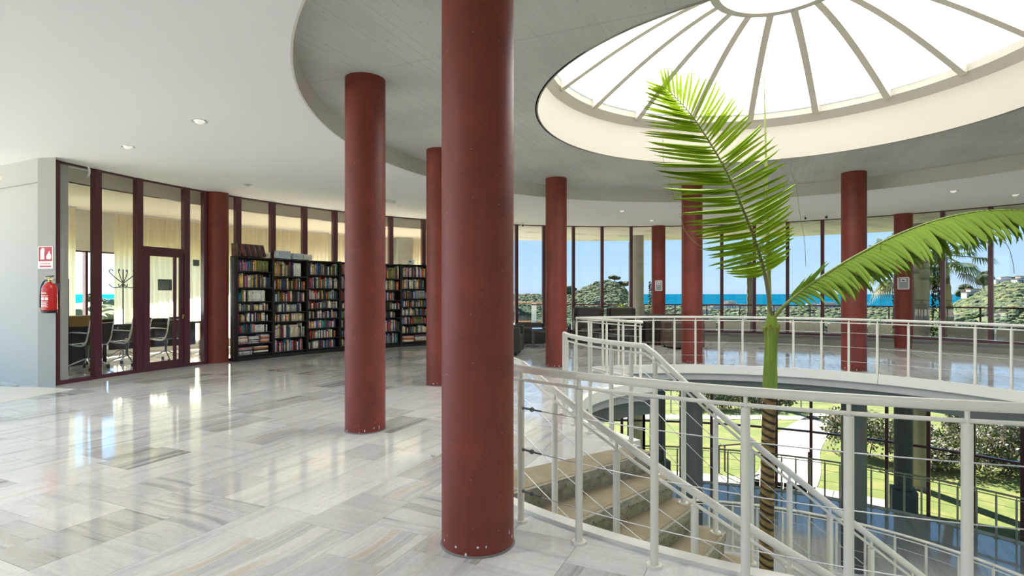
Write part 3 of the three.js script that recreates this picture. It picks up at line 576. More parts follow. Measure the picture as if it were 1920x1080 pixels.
  // frond arching to the right, leaflets hanging
  {
    const pts = [[3.396, 1.253, -7.200], [3.476, 1.393, -7.150], [3.673, 1.614, -7.050], [3.927, 1.846, -6.900], [4.214, 2.078, -6.700], [4.542, 2.303, -6.450], [4.845, 2.443, -6.200], [5.151, 2.497, -6.000], [5.446, 2.469, -5.850], [5.713, 2.388, -5.750]].map((p) => L(V(...p)));
    const [c, g] = frondStem(pts, .024, .005), f = part(palm, 'frond', g, stemMat, 'green frond arching to the right');
    const n = 62;
    for (let i = 0; i < n; i++) for (const s of [-1, 1]) {
      const t = .10 + .89 * i / n, p = c.getPointAt(t), T = c.getTangentAt(t), q = (t - .1) / .89, side = V(0, 1, 0).cross(T).normalize().multiplyScalar(s);   // s=-1 towards the camera side
      const len = (.30 + .22 * sm(0, .2, q)) * (1 - .25 * sm(.6, 1, q)), drop = s > 0 ? .95 : .75;
      const d = T.clone().multiplyScalar(.78).addScaledVector(side, .45).add(V(0, -drop + (q < .12 && s > 0 ? 1.4 : 0), 0));
      const m = part(f, 'leaflet', pick(kinds), leafMat2);
      place(m, p, d, side.clone().multiplyScalar(-.55).add(V(0, .6, 0)).addScaledVector(T, .5), len * rr(.95, 1.15), .042 * rr(.8, 1.15));
    }
    part(f, 'fibre', tube([[4.072, 1.736, -6.700], [4.480, 1.924, -6.450], [4.904, 2.102, -6.200], [5.194, 2.189, -6.050], [5.354, 2.144, -6.000], [5.402, 1.963, -5.970], [5.407, 1.812, -5.950]].map((p) => L(V(...p))), .003, 40, 5), stemMat);
    part(f, 'fibre', tube([[4.366, 2.042, -6.550], [4.333, 1.286, -6.500], [4.320, 0.785, -6.500], [4.295, 0.521, -6.500]].map((p) => L(V(...p))), .003, 30, 5), stemMat);
    const tip = part(f, 'leaflet', kinds[1], leafMat2); place(tip, L(V(4.354, 2.156, -6.550)), V(.06, -1, 0), V(0, 0, 1), .42, .05);
  }
  // the unopened spear and two stubs
  { const [, g] = frondStem([[3.355, 1.253, -7.200], [3.350, 1.948, -7.220], [3.343, 2.789, -7.250], [3.345, 3.713, -7.300], [3.338, 4.584, -7.330]].map((p) => L(V(...p))), .032, .006, 30); part(palm, 'spear', g, std({ color: rgb(.30, .34, .09), roughness: .5 }), 'straight unopened spear leaf'); }
  // soil in the round bed that carries the palm
  const bedT = thing('planter_bed', 'round bed of soil carrying the palm on the ground floor', 'planter', [PX, -7.2, -PZ]);
  part(bedT, 'kerb', new THREE.LatheGeometry([[.95, 0], [.95, .3], [.8, .3], [.8, .2]].map((p) => new THREE.Vector2(...p)), 40), M.kerb); part(bedT, 'soil', new THREE.CylinderGeometry(.82, .82, .1, 40).translate(0, .2, 0), std({ color: rgb(.06, .04, .025), roughness: 1 }));
}

// ---------------------------------------------------------------- bookcases and books
{
  const W = .955, D = .27, Hc = 2.48, T = .028, RB = 11.58;
  const rowsOf = (cut) => cut;   // shelf levels as fractions of the height, bottom to top
  const SH = [[.05, .155, .262, .37, .475, .565, .70, .86, 1], [.05, .19, .355, .455, .56, .685, .82, 1], [.05, .16, .27, .375, .48, .58, .70, .845, 1]];
  const colours = { white: [.86, .85, .80], cream: [.74, .66, .48], grey: [.40, .41, .41], black: [.03, .03, .035], navy: [.03, .05, .13], blue: [.05, .17, .42], teal: [.03, .24, .28], red: [.50, .03, .03], maroon: [.18, .03, .04], orange: [.66, .20, .04], yellow: [.72, .50, .05], green: [.06, .20, .08], brown: [.14, .08, .045], pink: [.62, .25, .32], purple: [.16, .07, .22], olive: [.26, .25, .10] };
  const weights = ['white', 'white', 'white', 'white', 'cream', 'cream', 'cream', 'cream', 'grey', 'grey', 'black', 'black', 'black', 'navy', 'navy', 'blue', 'blue', 'teal', 'red', 'red', 'maroon', 'orange', 'yellow', 'yellow', 'green', 'brown', 'brown', 'pink', 'purple', 'olive'];
  const mats = {}; for (const k in colours) mats[k] = std({ color: rgb(...colours[k]), roughness: .5, vertexColors: true });
  // unit book: rounded spine at +z, page block visible at the top, title bands on the spine; base at y = 0
  const unitBook = (bands) => {
    const g = []; const tint = (q, c) => { const n = q.attributes.position.count, a = new Float32Array(n * 3); for (let i = 0; i < n; i++) a.set(c, i * 3); q.setAttribute('color', new THREE.BufferAttribute(a, 3)); return q; };
    const s = new THREE.Shape(); s.moveTo(-.5, -.5); s.lineTo(.5, -.5); s.lineTo(.5, .44); s.quadraticCurveTo(0, .56, -.5, .44); s.lineTo(-.5, -.5);
    const cover = (y0, y1, c) => tint(new THREE.ExtrudeGeometry(s, { depth: y1 - y0, bevelEnabled: false, curveSegments: 3 }).rotateX(Math.PI / 2).scale(1, -1, 1).translate(0, y0, 0), c);
    let y = 0; for (const [y1, c] of bands) { g.push(cover(y, y1, c)); y = y1; }
    const out = join(g); const p = out.attributes.position; return out;
  };
  const w1 = [1, 1, 1], dk = [.35, .35, .35], lt = [1.5, 1.45, 1.3];
  const flip = (g) => { const i = g.attributes.position, a = i.array; for (let k = 0; k < a.length; k += 9) for (let c = 0; c < 3; c++) { const t = a[k + 3 + c]; a[k + 3 + c] = a[k + 6 + c]; a[k + 6 + c] = t; } const q = g.attributes.color.array; for (let k = 0; k < q.length; k += 9) for (let c = 0; c < 3; c++) { const t = q[k + 3 + c]; q[k + 3 + c] = q[k + 6 + c]; q[k + 6 + c] = t; } g.computeVertexNormals(); return g; };
  const BOOK = [[[1, w1]], [[.62, w1], [.84, lt], [1, w1]], [[.1, w1], [.16, dk], [.7, w1], [.8, dk], [1, w1]], [[.3, w1], [.75, lt], [1, w1]]].map((b) => flip(unitBook(b)));
  const angles = [148.75, 143.95, 139.15, 134.35, 129.55, 124.75, 119.95], ord = ['first', 'second', 'third', 'fourth', 'fifth', 'sixth', 'seventh'], side = ['beside the red column', 'second from the red column', 'third from the red column', 'fourth from the red column', 'fifth from the red column', 'sixth from the red column', 'seventh and farthest from the red column'];
  const nth = (n) => n + (n % 100 > 10 && n % 100 < 14 ? 'th' : ['th', 'st', 'nd', 'rd'][n % 10] ?? 'th');
  const rowName = ['bottom', 'second lowest', 'third lowest', 'fourth lowest', 'fifth', 'sixth', 'seventh', 'top'];
  const rest = []; let count = 0;
  seed(404);
  const addBook = (frame, x, y, z, w, h, d, colour, label, lay = 0, lean = 0, group = 'books in the tall bookcases') => {
    const geo = BOOK[Math.floor(rnd() * BOOK.length)], m4 = new THREE.Matrix4();
    const q = lay ? new THREE.Quaternion().setFromEuler(new THREE.Euler(0, lean, Math.PI / 2)) : new THREE.Quaternion().setFromEuler(new THREE.Euler(0, 0, lean));
    m4.compose(V(x, y, z), q, V(w, h, d)); m4.premultiply(frame);
    if (count < 300) {
      count++;
      const b = new THREE.Mesh(geo, mats[colour]); b.name = numbered('book'); b.applyMatrix4(m4); scene.add(b); tag(b, label, 'book', group);
    } else {
      const g = geo.clone().applyMatrix4(m4), c = g.attributes.color.array, k = colours[colour]; for (let i = 0; i < c.length; i += 3) for (let e = 0; e < 3; e++) c[i + e] *= k[e];
      rest.push(g);
    }
  };
  angles.forEach((a, ci) => {
    const f = thing('bookcase', `tall black-brown bookcase, ${side[ci]}`, 'bookcase', pt(a, RB), facing(a), 'row of tall bookcases');
    f.updateMatrixWorld(true); const frame = f.matrixWorld;
    for (const s of [-1, 1]) part(f, 'side_panel', box(T, Hc, D, s * (W / 2 - T / 2), Hc / 2, 0), M.blackWood);
    part(f, 'back_panel', box(W - .02, Hc - .02, .008, 0, Hc / 2, -D / 2 + .006), M.blackWood);
    part(f, 'plinth', box(W - 2 * T, .09, D - .02, 0, .045, 0), M.blackWood);
    const lv = SH[ci % 3].map((v) => v * (Hc - T / 2) - (v === 1 ? T / 2 : 0));
    for (const y of lv) part(f, 'shelf', box(W - 2 * T - .002, T, D - .012, 0, y, .004), M.blackWood);
    for (let r = 0; r < lv.length - 1; r++) {
      const y = lv[r] + T / 2 + .0005, gap = lv[r + 1] - lv[r] - T; let x = -W / 2 + T + .006; const end = W / 2 - T - (rnd() < .35 ? .015 : rr(.02, .16));
      const where = `on the ${rowName[r]} shelf of the ${ord[ci]} bookcase`;
      let n = 0;
      if (r < 2 && ci === 0 || r === 0 && ci === 5) {   // flat stacks
        let px = x; for (let st = 0; st < (r ? 3 : 2); st++) { const sw = r ? .27 : .40; let sy = y, k = 0; while (sy < y + gap - .07 && k < 8) { const th = rr(.018, .04), len = sw * rr(.8, .98), col = pick(['white', 'cream', 'grey', 'white', 'orange', 'black', 'pink', 'white']); k++; addBook(frame, px + sw / 2 + len / 2, sy + th / 2, 0, th, len, .21, col, `${col} book, ${nth(k)} up in the ${(r ? ['left', 'middle', 'right'] : ['left', 'right'])[st]} flat stack ${(r ? 'of the second shelf up' : 'of the lowest shelf') + `, ${ord[ci]} bookcase`}`, 1, rr(-.08, .08)); sy += th; } px += sw + .02; }
        continue;
      }
      const series = rnd() < .35 ? { at: rr(.3, .6), n: 6 + Math.floor(rnd() * 7), c: pick(['grey', 'cream', 'black', 'white', 'olive']), w: rr(.022, .034), h: rr(.72, .9) } : null; let inSeries = 0;
      while (x < end - .02) {
        n++;
        let w = rr(.016, .048), h = gap * rr(.62, .93), d = rr(.15, .21), col = pick(weights);
        if (series && x > -W / 2 + W * series.at && inSeries < series.n) { inSeries++; w = series.w; h = gap * series.h; d = .19; col = series.c; }
        if (x + w > end) break;
        const lean = 0;
        addBook(frame, x + w / 2 + (lean ? .02 : 0), y + (lean ? .003 : 0), D / 2 - d / 2 - rr(.02, .05), w - .0012, h, d, col, `${w > .034 ? 'thick' : w < .023 ? 'thin' : 'mid-size'} ${col} book, ${nth(n)} from left ${where}`, 0, lean);
        x += w + (lean ? .04 : 0);
      }
    }
    if (ci === 0) {
      let x = -W / 2 + .03;
      for (let k = 0; k < 15; k++) { addBook(frame, x, Hc + .003, 0, .042, .30, .21, ['brown', 'black', 'maroon'][k % 3], `dark brown encyclopedia volume, ${nth(k + 1)} from left on top of first bookcase`, 0, k < 2 ? .02 : .28); x += k < 2 ? .043 : .047; if (k === 1) x += .095; }
    }
  });
  if (rest.length) { const o = single('book_rows', join(rest), std({ vertexColors: true, roughness: .55 }), 'many small books filling the farther bookcases', 'books'); o.userData.kind = 'stuff'; }
  // things on top of the cases
  const onCase = (ci, x, name, w, h, d, mat, label, stacks = 1, extra) => {
    const f = pt(angles[ci], RB), t = thing(name, label, 'paper', [0, 0, 0], facing(angles[ci])), l = V(x, Hc, 0).applyAxisAngle(V(0, 1, 0), facing(angles[ci])).add(f); t.position.copy(l);
    for (let k = 0; k < stacks; k++) part(t, stacks > 1 ? 'volume' : 'card', rbox(w * (1 - .02 * (k % 3)), h / stacks - .002, d, .008 * Math.sin(k * 5), h / stacks * (k + .5) + .001, 0, .004, 1), mat);
    if (extra) part(t, 'print', box(w * .4, h * .25, .002, -.02, h * .55, d / 2 + .001), extra);
  };
  const blueEdge = std({ color: rgb(.55, .62, .72), roughness: .6 });
  onCase(0, .40, 'shelf_sign', .15, .14, .03, M.whitePaper, 'white card leaning at the right end of the encyclopedias', 1, std({ color: rgb(.6, .5, .1), roughness: .7 }));
  onCase(1, -.16, 'book_stack', .33, .20, .22, blueEdge, 'taller stack of blue and white volumes on the second bookcase', 5);
  onCase(1, .22, 'book_stack', .30, .15, .22, blueEdge, 'lower stack of blue and white volumes on the second bookcase', 4);
  onCase(2, -.40, 'shelf_sign', .24, .15, .03, M.whitePaper, 'white card standing at the left end of the third bookcase top', 1);
  onCase(5, -.12, 'shelf_sign', .22, .15, .03, M.whitePaper, 'white printed card on the bookcase beyond the second column', 1, std({ color: rgb(.2, .2, .2), roughness: .7 }));
  onCase(6, -.40, 'shelf_sign', .12, .14, .03, M.whitePaper, 'small cream card on the last bookcase in view', 1);
}

// ---------------------------------------------------------------- fittings on walls and columns
function canvas(w, h, draw) { const c = document.createElement('canvas'); c.width = w; c.height = h; draw(c.getContext('2d'), w, h); const t = new THREE.CanvasTexture(c); t.colorSpace = THREE.SRGBColorSpace; t.magFilter = THREE.LinearFilter; return t; }
{
  // fire extinguisher sign and extinguisher on the pier
  const n = V(-.20, 0, .98).normalize(), turnP = -.2077, mid = (t, y) => V(-8.13 + .37 * t, y, -9.478 + .078 * t);
  const sgn = canvas(256, 360, (x) => {
    x.fillStyle = '#e9e6e2'; x.fillRect(0, 0, 256, 360); x.fillStyle = '#b3262c'; x.fillRect(12, 10, 232, 230);
    x.fillStyle = '#f2efec'; x.fillRect(42, 70, 66, 140); x.beginPath(); x.arc(75, 70, 33, 0, 7); x.fill(); x.fillRect(62, 26, 40, 20); x.fillRect(96, 34, 16, 60);
    x.beginPath(); x.moveTo(150, 205); x.quadraticCurveTo(130, 150, 170, 120); x.quadraticCurveTo(175, 90, 205, 70); x.quadraticCurveTo(195, 110, 222, 130); x.quadraticCurveTo(240, 180, 210, 210); x.fill();
    x.fillStyle = '#b3262c'; x.font = 'bold 34px sans-serif'; x.textAlign = 'center'; x.fillText('EXTINTOR', 128, 290); x.fillRect(30, 310, 196, 24);
  });
  const s = thing('fire_sign', 'red and white fire extinguisher sign on the grey pier', 'sign', mid(.46, 2.21), turnP);
  part(s, 'plate', rbox(.32, .385, .006, 0, 0, .006, .002, 1), M.whitePaper); part(s, 'print', new THREE.PlaneGeometry(.316, .381).translate(0, 0, .0096), std({ map: sgn, roughness: .4 }));
  const e = thing('fire_extinguisher', 'red fire extinguisher hanging on the pier beside the glass', 'extinguisher', mid(1.02, 1.27).add(V(0, 0, .13)), turnP);
  const red = phys({ color: rgb(.52, .015, .012), roughness: .25, clearcoat: .5 });
  part(e, 'cylinder', new THREE.LatheGeometry([[.0, .03], [.098, .03], [.108, .06], [.108, .40], [.10, .445], [.07, .485], [.035, .505], [.028, .52], [0, .52]].map((p) => new THREE.Vector2(...p)), 36), red);
  const lab = canvas(256, 256, (x) => { x.fillStyle = '#c02020'; x.fillRect(0, 0, 256, 256); x.fillStyle = '#f0eeee'; x.font = 'bold 30px sans-serif'; x.fillText('EXTINTOR', 40, 50); x.fillRect(50, 74, 160, 10); for (let k = 0; k < 3; k++) { x.fillRect(40 + k * 62, 100, 48, 40); } for (let k = 0; k < 5; k++) x.fillRect(40, 160 + k * 17, 170 - 20 * (k % 2), 8); });
  part(e, 'label_band', new THREE.CylinderGeometry(.1088, .1088, .3, 24, 1, true, -1.1, 2.2).translate(0, .23, 0), std({ map: lab, roughness: .35 }));
  part(e, 'foot', cyl(.108, .108, .04, 0, .0, 0, 30), M.black);
  part(e, 'valve', [cyl(.022, .022, .05, 0, .515, 0, 12), rbox(.12, .018, .03, .035, .565, 0, .005, 1), rbox(.12, .016, .026, .03, .595, .0, .005, 1).rotateZ(.12)], std({ color: rgb(.6, .45, .16), metalness: .8, roughness: .35 }));
  part(e, 'lever', [rbox(.15, .018, .03, .07, .61, 0, .005, 1).rotateZ(.1)], M.black);
  part(e, 'hose', tube([V(-.02, .55, 0), V(-.10, .54, .0), V(-.155, .45, .01), V(-.165, .28, .02), V(-.14, .12, .04), V(-.125, .05, .05)], .013, 30, 8), M.black);
  part(e, 'nozzle', cyl(.018, .012, .06, -.122, .03, .05, 10), std({ color: rgb(.6, .55, .35), roughness: .5 }));
  part(e, 'wall_bracket', box(.06, .12, .10, 0, .44, -.11), M.darkSteel);
  // framed notices with a camera symbol
  const cam = canvas(200, 240, (x) => { x.fillStyle = '#9fa3a4'; x.fillRect(0, 0, 200, 240); x.fillStyle = '#eceeee'; x.fillRect(52, 26, 96, 62); x.fillStyle = '#15171a'; x.save(); x.translate(100, 58); x.rotate(.3); x.fillRect(-30, -10, 52, 20); x.fillRect(20, -5, 12, 10); x.restore(); x.fillRect(84, 70, 6, 14); x.fillStyle = '#8b8f90'; for (let k = 0; k < 7; k++) x.fillRect(30, 118 + k * 15, 140, 5); });
  const framed = (a, r, y, label, turn, w, h) => { const p = pt(a, r, y); const t = thing('framed_notice', label, 'notice', p, Math.atan2(-p.x, -p.z) + turn); const z = .245; part(t, 'frame', [box(w, .025, .02, 0, h / 2, z), box(w, .025, .02, 0, -h / 2, z), box(.025, h, .02, -w / 2, 0, z), box(.025, h, .02, w / 2, 0, z)], M.whitePaper); part(t, 'sheet', new THREE.BoxGeometry(w, h, .008).translate(0, 0, z - .004), [std({ color: rgb(.3, .3, .3) }), std({ color: rgb(.3, .3, .3) }), std({ color: rgb(.3, .3, .3) }), std({ color: rgb(.3, .3, .3) }), std({ map: cam, roughness: .4 }), std({ color: rgb(.3, .3, .3) })]); };
  framed(83.0, 11.725, 1.86, 'white framed camera notice on the column behind the sofas', .03, .21, .33);
  framed(48.24, 11.725, 1.89, 'white framed camera notice on the dark column at right', 0, .26, .33);
  // surveillance cameras under the ceiling
  const cctv = (p, turn, label) => { const c = thing('security_camera', label, 'camera', p, turn); part(c, 'mount', cyl(.05, .05, .03, 0, -.03, 0, 20), M.whitePaper); part(c, 'housing', new THREE.SphereGeometry(.06, 20, 14).translate(0, -.075, 0), M.whitePaper); part(c, 'lens', new THREE.SphereGeometry(.038, 16, 10).translate(.0, -.085, .034), M.black); };
  cctv(V(8.652, 3.905, -16.365), .2, 'white dome camera above the glass left of the tall right column'); cctv(V(9.173, 3.905, -16.144), -.4, 'white dome camera nearest the tall right column'); cctv(V(0.358, 3.905, -18.101), 0, 'small camera under the ceiling at the far left windows');
  // downlights
  const dl = (a, r, label, lit = true) => { const y = 3.82 + (r - 6.1) / (RG + .1 - 6.1) * .1, d = thing('downlight', label, 'downlight', pt(a, r, y), a * RAD, 'recessed ceiling downlights'); part(d, 'trim_ring', new THREE.LatheGeometry([[.068, .02], [.07, -.004], [.088, -.008], [.10, -.006], [.102, .003]].map((p) => new THREE.Vector2(...p)), 28), std({ color: rgb(.62, .61, .58), roughness: .4, metalness: .4 })); part(d, 'lamp_face', new THREE.SphereGeometry(.066, 16, 8, 0, 6.3, Math.PI * .62, Math.PI * .38).translate(0, .022, 0), std({ color: rgb(.5, .5, .48), roughness: .4, emissive: rgb(1, .95, .86), emissiveIntensity: lit ? .18 : 0 })); if (!lit) return; const s = new THREE.SpotLight(rgb(1, .96, .9), 4.2, 0, 1.3, 1, 2); s.position.set(0, -.03, 0); s.target.position.set(0, -2, 0); s.shadow.radius = 3; s.castShadow = true; d.add(s, s.target); };
  for (const [a, r, l, lit] of [[-178.7, 7.69, 'ceiling downlight nearest the camera at left'], [172.8, 9.66, 'ceiling downlight above the meeting room door side'], [155.2, 10.1, 'unlit ceiling downlight before the red column by the bookcases', false], [94.7, 7.66, 'inner ceiling downlight above the sofas'], [85.6, 9.92, 'outer ceiling downlight above the sofas'], [38.0, 7.71, 'inner ceiling downlight at the upper right'], [33.9, 9.66, 'outer ceiling downlight at the right edge'], [66, 7.7, 'ceiling downlight hidden behind the palm frond'], [-160, 9.7, 'ceiling downlight left of the camera'], [-142, 7.7, 'ceiling downlight above the camera side of the nearest column'], [-126, 9.7, 'ceiling downlight behind the camera'], [-106, 7.7, 'ceiling downlight right behind the camera'], [-86, 9.7, 'ceiling downlight behind the camera at right'], [-62, 7.7, 'ceiling downlight right of the camera'], [-20, 8.6, 'ceiling downlight at the far right out of view']]) dl(a, r, l, lit);
  const ceilY = (r) => 3.82 + (r - 6.1) / (RG + .1 - 6.1) * .1;
  const em = thing('emergency_light', 'small white box lamp on the ceiling beside the second column', 'lamp', pt(137.2, 9.0, ceilY(9)), facing(137)); part(em, 'body', rbox(.30, .05, .12, 0, -.024, 0, .01, 2), M.whitePaper); part(em, 'diffuser', rbox(.24, .02, .08, 0, -.052, 0, .008, 2), M.cream);
  const rl = thing('room_ceiling_light', 'white box lamp on the cream meeting room ceiling', 'lamp', pt(165.2, 13.3, 3.66), facing(165)); part(rl, 'body', rbox(.42, .07, .16, 0, -.035, 0, .012, 2), M.whitePaper); part(rl, 'diffuser', rbox(.36, .02, .11, 0, -.075, 0, .008, 2), M.cream);
  const hp = thing('peeling_strip', 'loose white strip hanging from the ceiling by the pier', 'strip', pt(166.7, 11.62, 3.9), facing(166)); part(hp, 'strip', tube([V(-.02, .02, 0), V(.01, -.06, 0), V(0, -.12, .01), V(-.03, -.19, .02)], .018, 10, 6), M.white);
}

// ---------------------------------------------------------------- lounge furniture
const leatherBrown = std({ color: rgb(.040, .024, .017), roughness: .45, bumpMap: lift(tFabric, 3), bumpScale: .001 }), leatherTan = std({ color: rgb(.12, .085, .06), roughness: .55, bumpMap: lift(tFabric, 3), bumpScale: .001 }), leatherGrey = std({ color: rgb(.045, .04, .036), roughness: .6, bumpMap: lift(tFabric, 3), bumpScale: .001 });
function seat(name, label, pos, turn, w, mat, o = {}) {
  const H = o.back ?? .95, d = o.depth ?? .95, s = thing(name, label, o.category ?? 'sofa', pos, turn), n = o.cushions ?? 2, aw = o.arm ?? .2;
  part(s, 'base', rbox(w - .04, .30, d - .05, 0, .21, 0, .03, 3), mat);
  for (const k of [-1, 1]) if (aw) part(s, 'arm', rbox(aw, o.armH ?? .68, d, k * (w / 2 - aw / 2), (o.armH ?? .68) / 2 + .05, 0, .05, 4), mat);
  part(s, 'backrest', rbox(w - (aw ? .02 : 0), H - .1, .22, 0, H / 2 + .05, -d / 2 + .12, .06, 4).rotateX(0), mat);
  const cw = (w - 2 * aw) / n;
  for (let k = 0; k < n; k++) { part(s, 'seat_cushion', rbox(cw - .015, .17, d - .22, -w / 2 + aw + cw * (k + .5), .43, .09, .05, 4), mat); part(s, 'back_cushion', rbox(cw - .02, H - .42, .17, 0, 0, 0, .06, 4).rotateX(-.14).translate(-w / 2 + aw + cw * (k + .5), .44 + (H - .42) / 2, -d / 2 + .29), mat); }
  for (const x of [-1, 1]) for (const z of [-1, 1]) part(s, 'foot', cyl(.025, .03, .07, x * (w / 2 - .1), 0, z * (d / 2 - .1), 10), M.black);
  return s;
}
seat('lounge_sofa', 'dark grey armchair left of the red column by the landing', [-.20, 0, -14.75], 1.45, 1.15, leatherGrey, { back: 1.0, cushions: 1, category: 'armchair' });
seat('lounge_sofa', 'dark brown high-backed sofa under the left sea window', [2.48, 0, -17.6], .02, .98, leatherBrown, { back: 1.14, cushions: 1, arm: .1 });
seat('lounge_sofa', 'dark brown high-backed sofa beside the slim column', [3.52, 0, -17.6], -.03, .95, leatherBrown, { back: 1.14, cushions: 1, arm: .1 });
seat('lounge_sofa', 'dark brown two-seat sofa in front of the slim column', [4.92, 0, -17.55], 0, 1.6, leatherBrown, { back: .92 });
seat('lounge_sofa', 'tan brown armchair partly behind the column beside the palm frond', [5.0, 0, -16.25], -1.45, 1.0, leatherTan, { back: .86, cushions: 1, category: 'armchair', arm: .22, armH: .72 });
{
  const cu = thing('cushion', 'dark cushion lying over the armchair back', 'cushion', [5.25, .90, -16.3], .4); part(cu, 'pillow', new THREE.SphereGeometry(.2, 16, 12).scale(1, .55, .6).translate(0, .08, 0), leatherBrown);
  const table = (pos, turn, w, d, h, label, top) => { const t = thing('coffee_table', label, 'table', pos, turn); part(t, 'table_top', rbox(w, .05, d, 0, h - .025, 0, .008, 2), top); for (const x of [-1, 1]) for (const z of [-1, 1]) part(t, 'leg', box(.06, h - .05, .06, x * (w / 2 - .04), (h - .05) / 2, z * (d / 2 - .04)), M.darkSteel); part(t, 'apron', [box(w - .1, .05, .03, 0, h - .075, d / 2 - .04), box(w - .1, .05, .03, 0, h - .075, -d / 2 + .04)], M.darkSteel); };
  const gloss = phys({ color: rgb(.03, .04, .06), roughness: .08, clearcoat: 1 });
  table([1.12, 0, -16.45], -.08, 1.05, .7, .56, 'dark glossy side table behind the red column', gloss);
  table([3.0, 0, -16.0], .0, 1.1, .7, .46, 'low dark table in front of the brown sofas', gloss);
  seat('lounge_sofa', 'low dark sofa behind the glossy side table', [1.0, 0, -17.9], .05, 1.7, leatherGrey, { back: .62, cushions: 2, arm: .18, armH: .5 });
}

// ---------------------------------------------------------------- meeting room contents
{
  const tt = phys({ color: rgb(.03, .022, .02), roughness: .18, clearcoat: .6 });
  const tb = thing('meeting_table', 'dark glossy meeting table behind the glass', 'table', [-9.02, 0, -13.75], .925);
  part(tb, 'table_top', rbox(2.3, .05, .9, 0, .86, 0, .008, 2), tt);
  part(tb, 'modesty_panel', box(1.9, .55, .03, 0, .56, .3), tt);
  for (const x of [-1, 1]) for (const z of [-1, 1]) part(tb, 'leg', box(.08, .835, .08, x * 1.06, .4175, z * .38), tt);
  const chair = (pos, turn, label) => {
    const c = thing('office_chair', label, 'chair', pos, turn, 'black and chrome meeting chairs');
    const prof = [[.26, .56], [.0, .52], [-.2, .53], [-.27, .62], [-.33, .85], [-.37, 1.05]], pv = (x) => prof.map(([z, y]) => V(x, y, z));
    const curve = new THREE.CatmullRomCurve3(pv(0)), n = 24, pos2 = [], idx = [], uv = []; for (let i = 0; i <= n; i++) { const p = curve.getPointAt(i / n); for (const s of [-1, 1]) for (const o of [0, .012]) { pos2.push(s * .26, p.y + o * .3, p.z + o); uv.push(s, i / n); } }
    for (let i = 0; i < n; i++) { const q = i * 4; for (const [a, b] of [[0, 2], [3, 1], [1, 0], [2, 3]]) idx.push(q + a, q + b, q + 4 + b, q + a, q + 4 + b, q + 4 + a); }
    const g = new THREE.BufferGeometry(); g.setAttribute('position', new THREE.Float32BufferAttribute(pos2, 3)); g.setAttribute('uv', new THREE.Float32BufferAttribute(uv, 2)); g.setIndex(idx); g.computeVertexNormals();
    part(c, 'sling', g, M.black);
    for (const s of [-1, 1]) { part(c, 'side_frame', tube(pv(s * .27), .018, 24, 8), M.chrome); part(c, 'armrest', tube([V(s * .28, .78, -.31), V(s * .31, .79, -.1), V(s * .31, .77, .14), V(s * .28, .55, .18)], .014, 20, 8), M.chrome); }
    part(c, 'cross_bar', [rod(V(-.27, .54, .1), V(.27, .54, .1), .014), rod(V(-.27, .55, -.18), V(.27, .55, -.18), .014), rod(V(-.27, .98, -.352), V(.27, .98, -.352), .012)], M.chrome);
    part(c, 'stem', [cyl(.028, .028, .30, 0, .22, 0, 12), cyl(.04, .04, .1, 0, .43, 0, 12)], M.darkSteel);
    for (let k = 0; k < 4; k++) { const a = k * Math.PI / 2 + .6; const l = part(c, 'base_arm', rod(V(0, .24, 0), V(.36 * Math.cos(a), .09, .36 * Math.sin(a)), .016), M.chrome); part(l, 'caster', cyl(.03, .03, .07, .36 * Math.cos(a), .0, .36 * Math.sin(a), 10), M.black); }
  };
  chair([-8.91, 0, -11.6], -1.75, 'black chair with chrome arms behind the first glass bay'); chair([-8.60, 0, -12.35], -1.65, 'black chair with chrome arms centred in the second glass bay'); chair([-8.22, 0, -13.13], -1.8, 'black chair seen through the meeting room door');
  // coat stand
  const cs = thing('coat_stand', 'black wrought-iron coat stand before the curtain', 'coat stand', [-9.75, 0, -13.86], .3), iron = M.black;
  part(cs, 'pole', cyl(.016, .014, 2.2, 0, .0, 0, 10), iron);
  for (let k = 0; k < 4; k++) { const a = k * Math.PI / 2, C = (r, y) => V(r * Math.cos(a), y, r * Math.sin(a)); part(cs, 'upper_hook', tube([C(.01, 1.86), C(.12, 1.95), C(.25, 2.08), C(.30, 2.16), C(.25, 2.2), C(.21, 2.15)], .011, 24, 6), iron); part(cs, 'lower_hook', tube([C(.01, 1.84), C(.08, 1.76), C(.2, 1.74), C(.28, 1.8), C(.3, 1.83)], .011, 20, 6), iron); part(cs, 'foot', tube([C(.0, .22), C(.14, .14), C(.26, .04), C(.33, .012)], .012, 16, 6), iron); }
  // storage at the left
  const cab = thing('storage_cabinet', 'tall dark grey cabinet behind the first glass bay', 'cabinet', [-9.52, 0, -11.42], -.44); part(cab, 'body', box(.5, 1.9, .4, 0, .95, 0), std({ color: rgb(.05, .06, .07), roughness: .5 })); part(cab, 'door', box(.46, 1.8, .02, 0, .95, .21), std({ color: rgb(.06, .07, .085), roughness: .4 }));
  const bx = thing('wooden_box', 'light brown wooden box on the cabinet shelf beyond the first bay', 'box', [-9.78, .0, -12.35], .9); part(bx, 'body', rbox(.8, .24, .4, 0, .98, 0, .01, 1), std({ color: rgb(.42, .27, .09), roughness: .6 })); part(bx, 'stand', box(.7, .86, .35, 0, .43, 0), M.black);
  const pr = thing('projector', 'flat dark grey projector on the meeting table', 'projector', [-9.05, .885, -13.9], .9); part(pr, 'body', rbox(.62, .09, .42, 0, .045, 0, .02, 2), std({ color: rgb(.10, .10, .11), roughness: .4 })); part(pr, 'lens', cyl(.03, .03, .05, .2, .02, .2, 12).rotateX(0), M.black);
}

